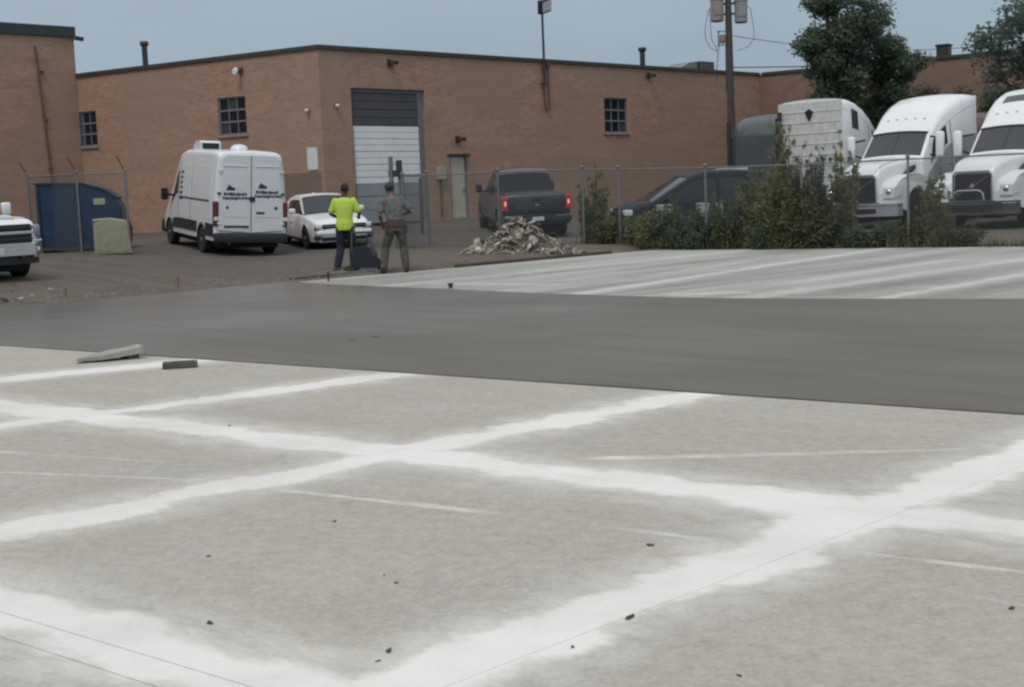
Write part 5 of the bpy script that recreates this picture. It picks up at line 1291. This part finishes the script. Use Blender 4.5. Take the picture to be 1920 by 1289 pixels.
# ------------------------------------------------------------------ vegetation
def leaf_mesh(name, blobs, n, size, mt, seed, shape=.5, up=0.0, hollow=.35):
    """n small folded leaves spread through ellipsoid blobs [(centre, radii)]"""
    r = np.random.default_rng(seed); vol = np.array([b[1][0] * b[1][1] * b[1][2] for b in blobs]) ** (2 / 3); idx = r.choice(len(blobs), n, p=vol / vol.sum())
    C = np.array([b[0] for b in blobs])[idx]; Rd = np.array([b[1] for b in blobs])[idx]
    d = r.normal(size=(n, 3)); d /= np.linalg.norm(d, axis=1)[:, None]
    rad = (hollow + (1 - hollow) * r.random(n) ** .6) * (1 + .18 * r.normal(size=n)).clip(.6, 1.35)
    P = C + d * rad[:, None] * Rd
    a = r.normal(size=(n, 3)); a[:, 2] = a[:, 2] * .6 + up; a /= np.linalg.norm(a, axis=1)[:, None]
    b = np.cross(a, r.normal(size=(n, 3))); b /= np.linalg.norm(b, axis=1)[:, None]; c = np.cross(a, b)
    s = size * (.55 + .9 * r.random(n)); l = (s[:, None] * a); w = (s * shape)[:, None] * b; k = (s * .18)[:, None] * c
    V = np.stack([P - l * .5, P + w * .5 + k, P + l * .5, P - w * .5 + k], 1).reshape(-1, 3)
    me = bpy.data.meshes.new(name); me.vertices.add(4 * n); me.vertices.foreach_set('co', V.reshape(-1))
    me.loops.add(4 * n); me.loops.foreach_set('vertex_index', np.arange(4 * n)); me.polygons.add(n); me.polygons.foreach_set('loop_start', np.arange(n) * 4); me.polygons.foreach_set('loop_total', np.full(n, 4))
    me.update(calc_edges=True); me.validate(); me.materials.append(M[mt]); return me
def tree(label, x, y, h, crown, n, leaf, mt, seed, trunk_r=.16, name='tree', cat='tree', clumps=26, zc=None):
    """crown: (rx, ry, rz) ellipsoid half sizes; limbs run from the trunk to leaf clumps"""
    z0 = zg(x, y) - .05; t = thing(name, label, cat, (x, y, z0)); r = random.Random(seed); rx, ry, rz_ = crown; cz = zc or h - rz_
    bl_ = []; mb = MB(); top = Vector((r.uniform(-.2, .2), r.uniform(-.2, .2), cz + rz_ * .5))
    tk = [Vector((0, 0, 0)), Vector((r.uniform(-.1, .1), 0, cz * .35)), Vector((top.x * .5, top.y * .5, cz * .75)), top]
    mb.tube(tk, [trunk_r * 1.2, trunk_r, trunk_r * .75, trunk_r * .25], 9)
    for k in range(clumps):
        u = Vector((r.gauss(0, 1), r.gauss(0, 1), r.gauss(0, 1))).normalized(); f_ = r.uniform(.45, 1.0)
        c = Vector((u.x * rx * f_, u.y * ry * f_, cz + u.z * rz_ * f_)); s = r.uniform(.22, .42) * min(rx, rz_)
        bl_.append((tuple(c), (s * 1.15, s * 1.15, s * .8)))
        a = tk[1].lerp(tk[3], r.uniform(.1, .9)); mid = a.lerp(c, .5) + Vector((0, 0, -.08 * h * r.random()))
        mb.tube([a, mid, c], [trunk_r * .32, trunk_r * .18, trunk_r * .05], 5, cap=False)
    bl_.append(((0, 0, cz), (rx * .6, ry * .6, rz_ * .6)))
    mb.build('trunk', 'bark', t, 60)
    link('crown', leaf_mesh('crown', bl_, n, leaf, mt, seed, .55), t)
    return t
q = DP(1560, 100, 51); tree('tall dark leafy tree behind the trucks against the sky', q.x + .25, q.y, 8.9, (1.45, 1.3, 2.9), 26000, .13, 'leaf_dark', 3, .2, clumps=44)
q = DP(1650, 110, 52); tree('dark tree with rounder crown touching the tall tree on its right', q.x + .2, q.y, 7.4, (1.2, 1.2, 2.3), 17000, .13, 'leaf_dark', 4, .17, clumps=32)
q = DP(1955, 60, 50); tree('bluish green open-branched tree at the right edge', q.x, q.y, 8.6, (2.2, 1.6, 2.7), 11000, .16, 'leaf_blue', 5, .17, clumps=34)
for k, (px, hh_, w_, mt, lab) in enumerate(((1520, 4.6, 1.1, 'leaf_dark', 'dark shrubby tree against the wing wall, left of the tall tree'), (1720, 5.0, 1.5, 'leaf_brown', 'brownish overgrown bush over the middle tractor roof'), (1800, 4.3, 1.4, 'leaf_brown', 'low dull bush behind the middle tractor cab rear'), (1885, 5.2, 1.5, 'leaf_dark', 'dark bush behind the right tractor roof'), (1610, 4.6, 1.5, 'leaf_dark', 'dense dark bush under the two tall trees'))):
    q = DP(px, 200, 53.5); tree(lab, q.x, q.y, hh_, (w_, 1.0, hh_ * .46), 10000, .13, mt, 30 + k, .08, 'large_bush', 'bush', 26)

def weed(label, x, y, h, w, n, leaf, mt, seed, stems=7, name='weed_clump', cat='bush', z=None):
    z0 = (zg(x, y) if z is None else z) - .03; t = thing(name, label, cat, (x, y, z0), 0, 'overgrowth along the fence'); r = random.Random(seed); mb = MB(); bl_ = []
    for k in range(stems):
        a = r.uniform(0, 6.3); f_ = r.random() ** .5; hk = h * r.uniform(.55, 1.0) * (1 - .35 * f_); bx, by = w * .35 * f_ * math.cos(a), w * .35 * f_ * math.sin(a); tx, ty = w * f_ * math.cos(a), w * f_ * math.sin(a)
        P_ = [Vector((bx, by, 0)), Vector(((bx + tx) / 2, (by + ty) / 2, hk * .5)), Vector((tx, ty, hk))]
        mb.tube(P_, [.022, .014, .005], 5, cap=False)
        for j in range(9):
            u = .08 + .92 * j / 8; p = P_[0].lerp(P_[1], u * 2) if u < .5 else P_[1].lerp(P_[2], u * 2 - 1); s = (.25 - .17 * u) * (.7 + .6 * r.random()) * max(.6, w / .8)
            bl_.append(((p.x + r.uniform(-.1, .1), p.y + r.uniform(-.1, .1), max(.1, p.z)), (s, s, s * 1.35)))
    mb.build('stems', 'stem', t, 60); link('foliage', leaf_mesh('foliage', bl_, n, leaf * (1.35 if mt == 'leaf_weed' else 1), mt, seed, .24 if mt == 'leaf_weed' else .38, .55 if mt == 'leaf_weed' else .2, .1), t)
def on_fence(px, back=.0):     # point on the fence line under picture column px, moved back from the slab
    best = None
    for i in range(0, 400):
        k = -2 + i * .05; x, y = 2.9 + .76 * k, 35.75 - .66 * k
        d = ray(px, 400); e_ = abs(x / y - d.x / d.y)
        if best is None or e_ < best[0]: best = (e_, x, y)
    return best[1] + .644 * back, best[2] + .765 * back
W = [(1100, 2.45, .42, 3600, 'leaf_weed', 'vine-wrapped fence post with leafy column right of dark pickup', .0), (1140, 1.0, .5, 1700, 'leaf_mid', 'low green weeds at foot of the vine-wrapped post', -.2), (1195, 1.05, .65, 2200, 'leaf_weed', 'yellowish low weeds in front of the dark minivan nose', -.1),
     (1255, 1.3, .6, 2600, 'leaf_mid', 'medium weeds before the minivan doors', .1), (1318, 1.65, .6, 3000, 'leaf_dark', 'dark leafy bush half covering the minivan rear', .2), (1290, .8, .65, 2200, 'leaf_dark', 'low dark weeds below the pale tubs', -.2), (1390, 2.2, .75, 3600, 'leaf_mid', 'medium bush left of the tallest weeds', .2),
     (1450, 3.5, .66, 4600, 'leaf_weed', 'tallest feathery weed column before the streaked tractor', .3), (1485, 3.0, .7, 5200, 'leaf_mid', 'broad green bush right of the tallest weeds', .2), (1522, 2.8, .6, 3600, 'leaf_dark', 'dark leafy bush under the streaked tractor window', .3),
     (1562, 3.3, .34, 3000, 'leaf_weed', 'tall slender weeds just left of the middle tractor grille', .4), (1545, 1.3, .65, 3400, 'leaf_mid', 'low bush left below the middle tractor bumper', -.2), (1640, .70, .75, 2800, 'leaf_dark', 'low dark bush right under the middle tractor grille', -.1),
     (1418, 2.3, .7, 4200, 'leaf_weed', 'light feathery weeds just left of the tallest column', -.1), (1470, 2.4, .8, 4800, 'leaf_weed', 'light feathery weeds at right foot of the tallest column', -.2), (1520, 2.0, .8, 4600, 'leaf_mid', 'rounded green bush in front of the dark leafy bush', -.3), (1358, 1.5, .6, 3000, 'leaf_mid', 'green bush between the minivan rear and the tall weeds', .0), (1225, 1.25, .6, 2600, 'leaf_dark', 'dark weeds before the minivan windscreen', .2),
     (1705, .80, .5, 2200, 'leaf_mid', 'low green growth under the middle tractor headlight', .0), (1742, 2.15, .40, 2800, 'leaf_weed', 'upright yellowish weeds before the middle tractor door', .1), (1450, 1.4, .95, 4400, 'leaf_dark', 'dark undergrowth at foot of the tallest weeds', -.2), (1790, .6, .5, 1100, 'leaf_brown', 'scrubby dry weeds below gap between the two tractors', .0)]
for k, (px, h_, w_, n_, mt, lab, back) in enumerate(W):
    x, y = on_fence(px, back + .25); weed(lab, x, y, h_, w_, int(n_ * 2.9), .082, mt, 60 + k, 18 if w_ > .45 else 12)
# thin grass and weeds nobody could count along the slab edge
r = np.random.default_rng(5); V = []; Fc = []
for k in range(2600):
    u = r.uniform(-1.2, 13.5); off = r.normal(.45, .28)
    if off < .05: continue
    x, y = 2.9 + .76 * u + .644 * (off - .4), 35.75 - .66 * u + .765 * (off - .4); z = zg(x, y) - .02; h_ = r.uniform(.08, .34) * (1.3 if u < 9 else .7); a = r.uniform(0, 6.3); b = .012; dx, dy = r.normal(0, .07, 2)
    o_ = len(V); V += [(x - b * math.cos(a), y - b * math.sin(a), z), (x + b * math.cos(a), y + b * math.sin(a), z), (x + dx, y + dy, z + h_)]; Fc.append((o_, o_ + 1, o_ + 2))
mb = MB(); mb.v = V; mb.f = Fc; o = mb.build('grass', 'grass', None, fix=False); tag(o, 'thin rough grass growing along the foot of the fence', 'grass', kind='stuff')

# ------------------------------------------------------------------ people
def rings(mb, rows, n=16):
    """rows of (centre, rx, ry): closed elliptical tube, roughly vertical"""
    vs = []
    for c, rx, ry in rows:
        for j in range(n):
            a = 2 * math.pi * j / n; vs.append((c[0] + rx * math.cos(a), c[1] + ry * math.sin(a), c[2]))
    k = len(rows); fs = [(i * n + j, i * n + (j + 1) % n, (i + 1) * n + (j + 1) % n, (i + 1) * n + j) for i in range(k - 1) for j in range(n)]
    fs += [tuple(range(n - 1, -1, -1)), tuple((k - 1) * n + j for j in range(n))]; mb.add(vs, fs)
def limb(mb, pts, rs, n=12):
    mb.tube(pts, rs, n)
    for p, r_ in zip(pts, rs): mb.ball(p, r_ * .99, 10, 7)
def fuse(mb, name, mt, parent, voxel=.014, smooth_it=4):
    """one continuous skin from overlapping closed pieces"""
    me = mb.mesh(name + '_src'); o = bpy.data.objects.new(name + '_tmp', me); col.objects.link(o)
    m = o.modifiers.new('r', 'REMESH'); m.mode = 'VOXEL'; m.voxel_size = voxel; m.use_smooth_shade = True
    s = o.modifiers.new('s', 'SMOOTH'); s.factor = .5; s.iterations = smooth_it
    dg = bpy.context.evaluated_depsgraph_get(); dg.update(); out = bpy.data.meshes.new_from_object(o.evaluated_get(dg))
    bpy.data.objects.remove(o); bpy.data.meshes.remove(me)
    out.name = name; out.materials.clear(); out.materials.append(M[mt]); out.shade_smooth(); return link(name, out, parent)
def hand(mb, wrist, d, side, curl=.6):
    """palm and five bent fingers; d is the forearm direction"""
    d = Vector(d).normalized(); w = Vector(wrist); u = Vector((0, 0, 1)) if abs(d.z) < .8 else Vector((0, 1, 0)); x = d.cross(u).normalized(); y = x.cross(d).normalized()
    limb(mb, [w, w + d * .045, w + d * .085], [.026, .034, .033], 8)
    for k, (o_, ln) in enumerate(((-.027, .07), (-.009, .078), (.009, .074), (.027, .058))):
        b = w + d * .085 + x * o_; m = b + (d * math.cos(curl * .5) - y * math.sin(curl * .5)) * ln * .55; e_ = m + (d * math.cos(curl * 1.3) - y * math.sin(curl * 1.3)) * ln * .5
        limb(mb, [b, m, e_], [.0105, .010, .008], 6)
    b = w + d * .03 + x * side * .028; m = b + (d * .6 + x * side * .7).normalized() * .04; e_ = m + (d * .9 - y * .4).normalized() * .032; limb(mb, [b, m, e_], [.013, .011, .009], 6)
def person(label, loc, rz, J, sc, top, topmat, legmat, skin, bootm, hat=None, belt=None, group='workers at the slab edge'):
    t = thing('person', label, 'person', loc, rz, group); t.scale = (sc, sc, sc)
    hip = J['hip']; lean = J.get('lean', (0, 0)); tw = Vector((lean[0], lean[1], 0))
    zh = 1.0 * .94
    def torso(mb, g, z0=.86, full=True):
        rows = [((0, 0, .84), .10 + g, .09 + g), ((0, 0, .90), .165 + g, .115 + g), ((0, 0, .98), .170 + g, .12 + g), (tw * .25 + Vector((0, 0, 1.08)), .150 + g, .108 + g), (tw * .5 + Vector((0, 0, 1.2)), .165 + g, .115 + g), (tw * .8 + Vector((0, 0, 1.33)), .185 + g, .12 + g), (tw * .95 + Vector((0, 0, 1.43)), .175 + g, .105 + g), (tw + Vector((0, 0, 1.485)), .11 + g, .08 + g), (tw + Vector((0, 0, 1.51)), .06, .055)]
        rings(mb, [(tuple(c), a, b) for c, a, b in rows if c[2] >= z0])
    nk = tw + Vector((0, .0, 1.49)); hd = nk + Vector(J.get('head', (0, .03, .19)))
    b = MB(); torso(b, 0); limb(b, [tuple(nk - Vector((0, 0, .04))), tuple(nk.lerp(hd, .55))], [.062, .056])
    b.ball(hd, (.077, .095, .118), 16, 12); b.ball(hd + Vector((0, .045, -.055)), (.052, .055, .06), 12, 9)
    b.ball(hd + Vector((0, .10, -.02)), (.013, .02, .022), 8, 6)
    for s in (1, -1): b.ball(hd + Vector((s * .079, -.01, -.012)), (.014, .026, .034), 8, 6)
    for s, k in ((1, 'r'), (-1, 'l')):
        sh = tw + Vector((s * .185, 0, 1.43)); el, wr = Vector(J['elbow_' + k]), Vector(J['wrist_' + k])
        limb(b, [tuple(sh), tuple(sh.lerp(el, .5)), tuple(el), tuple(el.lerp(wr, .35)), tuple(wr)], [.056, .05, .041, .041, .028]); hand(b, wr, wr - el, -s, J.get('curl', .7))
        hp = Vector((s * .09, 0, .90)); kn, an = Vector(J['knee_' + k]), Vector(J['ankle_' + k]); limb(b, [tuple(hp), tuple(hp.lerp(kn, .5)), tuple(kn), tuple(kn.lerp(an, .3)), tuple(an)], [.092, .08, .058, .060, .040])
        limb(b, [tuple(an + Vector((0, -.02, -.04))), tuple(an + Vector((s * .02, .12, -.055)))], [.042, .032])
    fuse(b, 'body', skin, t)
    c = MB(); torso(c, .016, .87)
    for s, k in ((1, 'r'), (-1, 'l')):
        sh = tw + Vector((s * .185, 0, 1.43)); el = Vector(J['elbow_' + k]); e2 = sh.lerp(el, top); limb(c, [tuple(sh), tuple(sh.lerp(e2, .5)), tuple(e2)], [.074, .074, .074])
    rings(c, [((0, 0, .84), .185, .135), ((0, 0, .93), .188, .138)]); fuse(c, 'shirt', topmat, t)
    c = MB(); rings(c, [((0, 0, .82), .15, .12), ((0, 0, .88), .185, .135), ((0, 0, .99), .182, .132)])
    for s, k in ((1, 'r'), (-1, 'l')):
        hp = Vector((s * .09, 0, .88)); kn, an = Vector(J['knee_' + k]), Vector(J['ankle_' + k]) + Vector((0, 0, .02)); limb(c, [tuple(hp), tuple(hp.lerp(kn, .5)), tuple(kn), tuple(kn.lerp(an, .5)), tuple(an)], [.108, .100, .083, .082, .074])
    fuse(c, 'trousers', legmat, t)
    for s, k in ((1, 'r'), (-1, 'l')):
        an = Vector(J['ankle_' + k]); c = MB(); limb(c, [tuple(an + Vector((0, -.01, .05))), tuple(an + Vector((0, -.015, -.045)))], [.056, .056]); limb(c, [tuple(an + Vector((0, -.03, -.055))), tuple(an + Vector((s * .01, .07, -.06))), tuple(an + Vector((s * .02, .15, -.068)))], [.05, .048, .04])
        bo = fuse(c, 'boot', bootm, t, .012)
    for s in (1, -1):
        e_ = MB(); e_.ball(hd + Vector((s * .03, .083, .015)), (.012, .008, .008), 8, 6); e_.build('eye', 'eye', t, 60)
    c = MB(); c.ball(hd + Vector((0, -.010, .014)), (.083, .098, .112), 16, 10)
    c.v = [(x, y, max(z, hd.z - .035 + (.06 if y > hd.y + .05 else 0))) for x, y, z in c.v]; c.build('hair', 'hair', t, 60)
    if hat:
        c = MB(); c.ball(hd + Vector((0, -.005, .05)), (.098, .112, .095), 16, 10); c.v = [(x, y, max(z, hd.z + .03)) for x, y, z in c.v]
        cap = c.build('cap', hat, t, 60); c = MB(); c.prism([(-.08, .06), (-.07, .15), (0, .19), (.07, .15), (.08, .06)], lambda p, q, d: (hd.x + p, hd.y + q, hd.z + .045 + d - (q - .06) * .25), 0, .012); c.build('peak', hat, cap)
    if belt:
        c = MB(); rings(c, [((0, 0, .88), .205, .152), ((0, 0, .98), .200, .148), ((0, 0, 1.06), .182, .135)]); bl_ = fuse(c, 'tool_belt', belt, t, .012)
        for s in (1, -1):
            c = MB(); c.box((s * .19, -.03, .88), (.06, .12, .18), ch=.02); c.build('pouch', belt, bl_)
    return t
pq = G(652, 511)
J1 = dict(hip=0, lean=(.0, .05), head=(.02, .03, .185), elbow_r=(.30, .06, 1.18), wrist_r=(.24, .30, 1.12), elbow_l=(-.29, .05, 1.18), wrist_l=(-.20, .30, 1.10),
          knee_r=(.13, .10, .50), ankle_r=(.13, .04, .10), knee_l=(-.11, .03, .50), ankle_l=(-.16, -.14, .10))
person('worker with back turned in bright yellow-green shirt and dark navy trousers', (pq.x - .05, pq.y + .35, .0), R(-6), J1, 1.06, .75, 'hivis', 'navy_cloth', 'skin', 'boot')
pq2 = G(746, 512)
J2 = dict(hip=0, lean=(-.04, .07), head=(-.03, .05, .165), elbow_r=(.34, .02, 1.20), wrist_r=(.18, .26, 1.14), elbow_l=(-.30, .04, 1.15), wrist_l=(-.22, .26, .98),
          knee_r=(.15, .06, .50), ankle_r=(.17, -.02, .10), knee_l=(-.20, .14, .50), ankle_l=(-.27, .0, .10))
person('worker standing legs apart in grey shirt, olive trousers and dark cap', (pq2.x, pq2.y, .0), R(14), J2, 1.04, .7, 'grey_cloth', 'olive_cloth', 'skin_tan', 'boot', 'cap_cloth', 'maroon_cloth')

# walk-behind saw at the first worker's feet
mq = G(678, 513)
t = thing('concrete_saw', 'dark walk-behind concrete saw at the feet of the yellow-shirted worker', 'machine', (mq.x + .02, mq.y + .12, .0), R(-6))
mb = MB(); mb.prism([(-.30, .10), (.30, .10), (.30, .40), (.22, .52), (.05, .60), (-.18, .56), (-.30, .42)], lambda a, b, d: (a * .78 + .03, d, b), -.16, .30); mb.build('housing', 'machine_navy', t)
mb = MB(); mb.prism([(.30 * math.cos(a) * 1.0 + .16, .30 * math.sin(a) + .12) for a in [math.pi * k / 12 for k in range(13)]], lambda a, b, d: (a, d, b), -.23, -.17); mb.build('blade_guard', 'machine_navy', t)
mb = MB(); mb.tube([(.16, -.2, .15), (.16, -.185, .15)], .2, 24); mb.build('blade', 'steel', t)
mb = MB(); mb.mm((-.34, -.2, .07), (.32, .32, .11), .01); mb.build('deck', 'dark_metal', t)
for x_ in (-.3, .3):
    for y_ in (-.14, .26):
        wm = MB(); wm.lathe([(.03, -.03), (.07, -.03), (.08, -.015), (.08, .015), (.07, .03), (.03, .03)], lambda a, b, c: (x_ + a, y_ + c, .08 + b), 14); wm.build('wheel', 'rubber', t, 40)
mb = MB(); mb.tube([(-.2, -.1, .45), (-.22, .1, .85), (-.2, .4, .98)], .018, 6); mb.tube([(.2, -.1, .45), (.22, .1, .85), (.2, .4, .98)], .018, 6); mb.tube([(-.22, .1, .85), (.22, .1, .85)], .015, 6); mb.build('handle', 'dark_metal', t, 40)
mb = MB(); mb.box((0, .1, .66), (.26, .2, .1), ch=.02); mb.tube([(.1, .1, .7), (.1, .1, .78)], .03, 8); mb.build('engine_cover', 'dark_metal', t)
mb = MB(); mb.tube([(-.42, .05, .09), (-.62, .02, .10), (-.70, .0, .03)], .015, 6); mb.build('pointer', 'dark_metal', t, 40)

# grit and small stones scattered over the dirt beside the slab
r = np.random.default_rng(11); V = []; Fc = []
for k in range(2600):
    u = r.uniform(-9, 10); off = abs(r.normal(0, 1.3)) + .12; d_ = Vector((.678, .735)); n_ = Vector((-.735, .678)); q = Vector((-3.96, 26.85)) + d_ * u + n_ * off
    z = min(zg(q.x, q.y), -.05 + off * .3) if off < .5 else zg(q.x, q.y)
    sz = r.uniform(.008, .028) * (1 + (r.random() < .06) * 1.5); o_ = len(V); a = r.uniform(0, 6.3)
    V += [(q.x + sz * math.cos(a + 2.1 * j) * r.uniform(.7, 1.2), q.y + sz * math.sin(a + 2.1 * j) * r.uniform(.7, 1.2), z - .01) for j in range(3)] + [(q.x + r.uniform(-.3, .3) * sz, q.y + r.uniform(-.3, .3) * sz, z + sz * r.uniform(.5, 1))]
    Fc += [(o_, o_ + 1, o_ + 3), (o_ + 1, o_ + 2, o_ + 3), (o_ + 2, o_, o_ + 3)]
mb = MB(); mb.v = V; mb.f = Fc; o = mb.build('gravel', 'rubble_b', None, fix=False); tag(o, 'grit and small stones scattered over the dirt strip', 'gravel', kind='stuff')
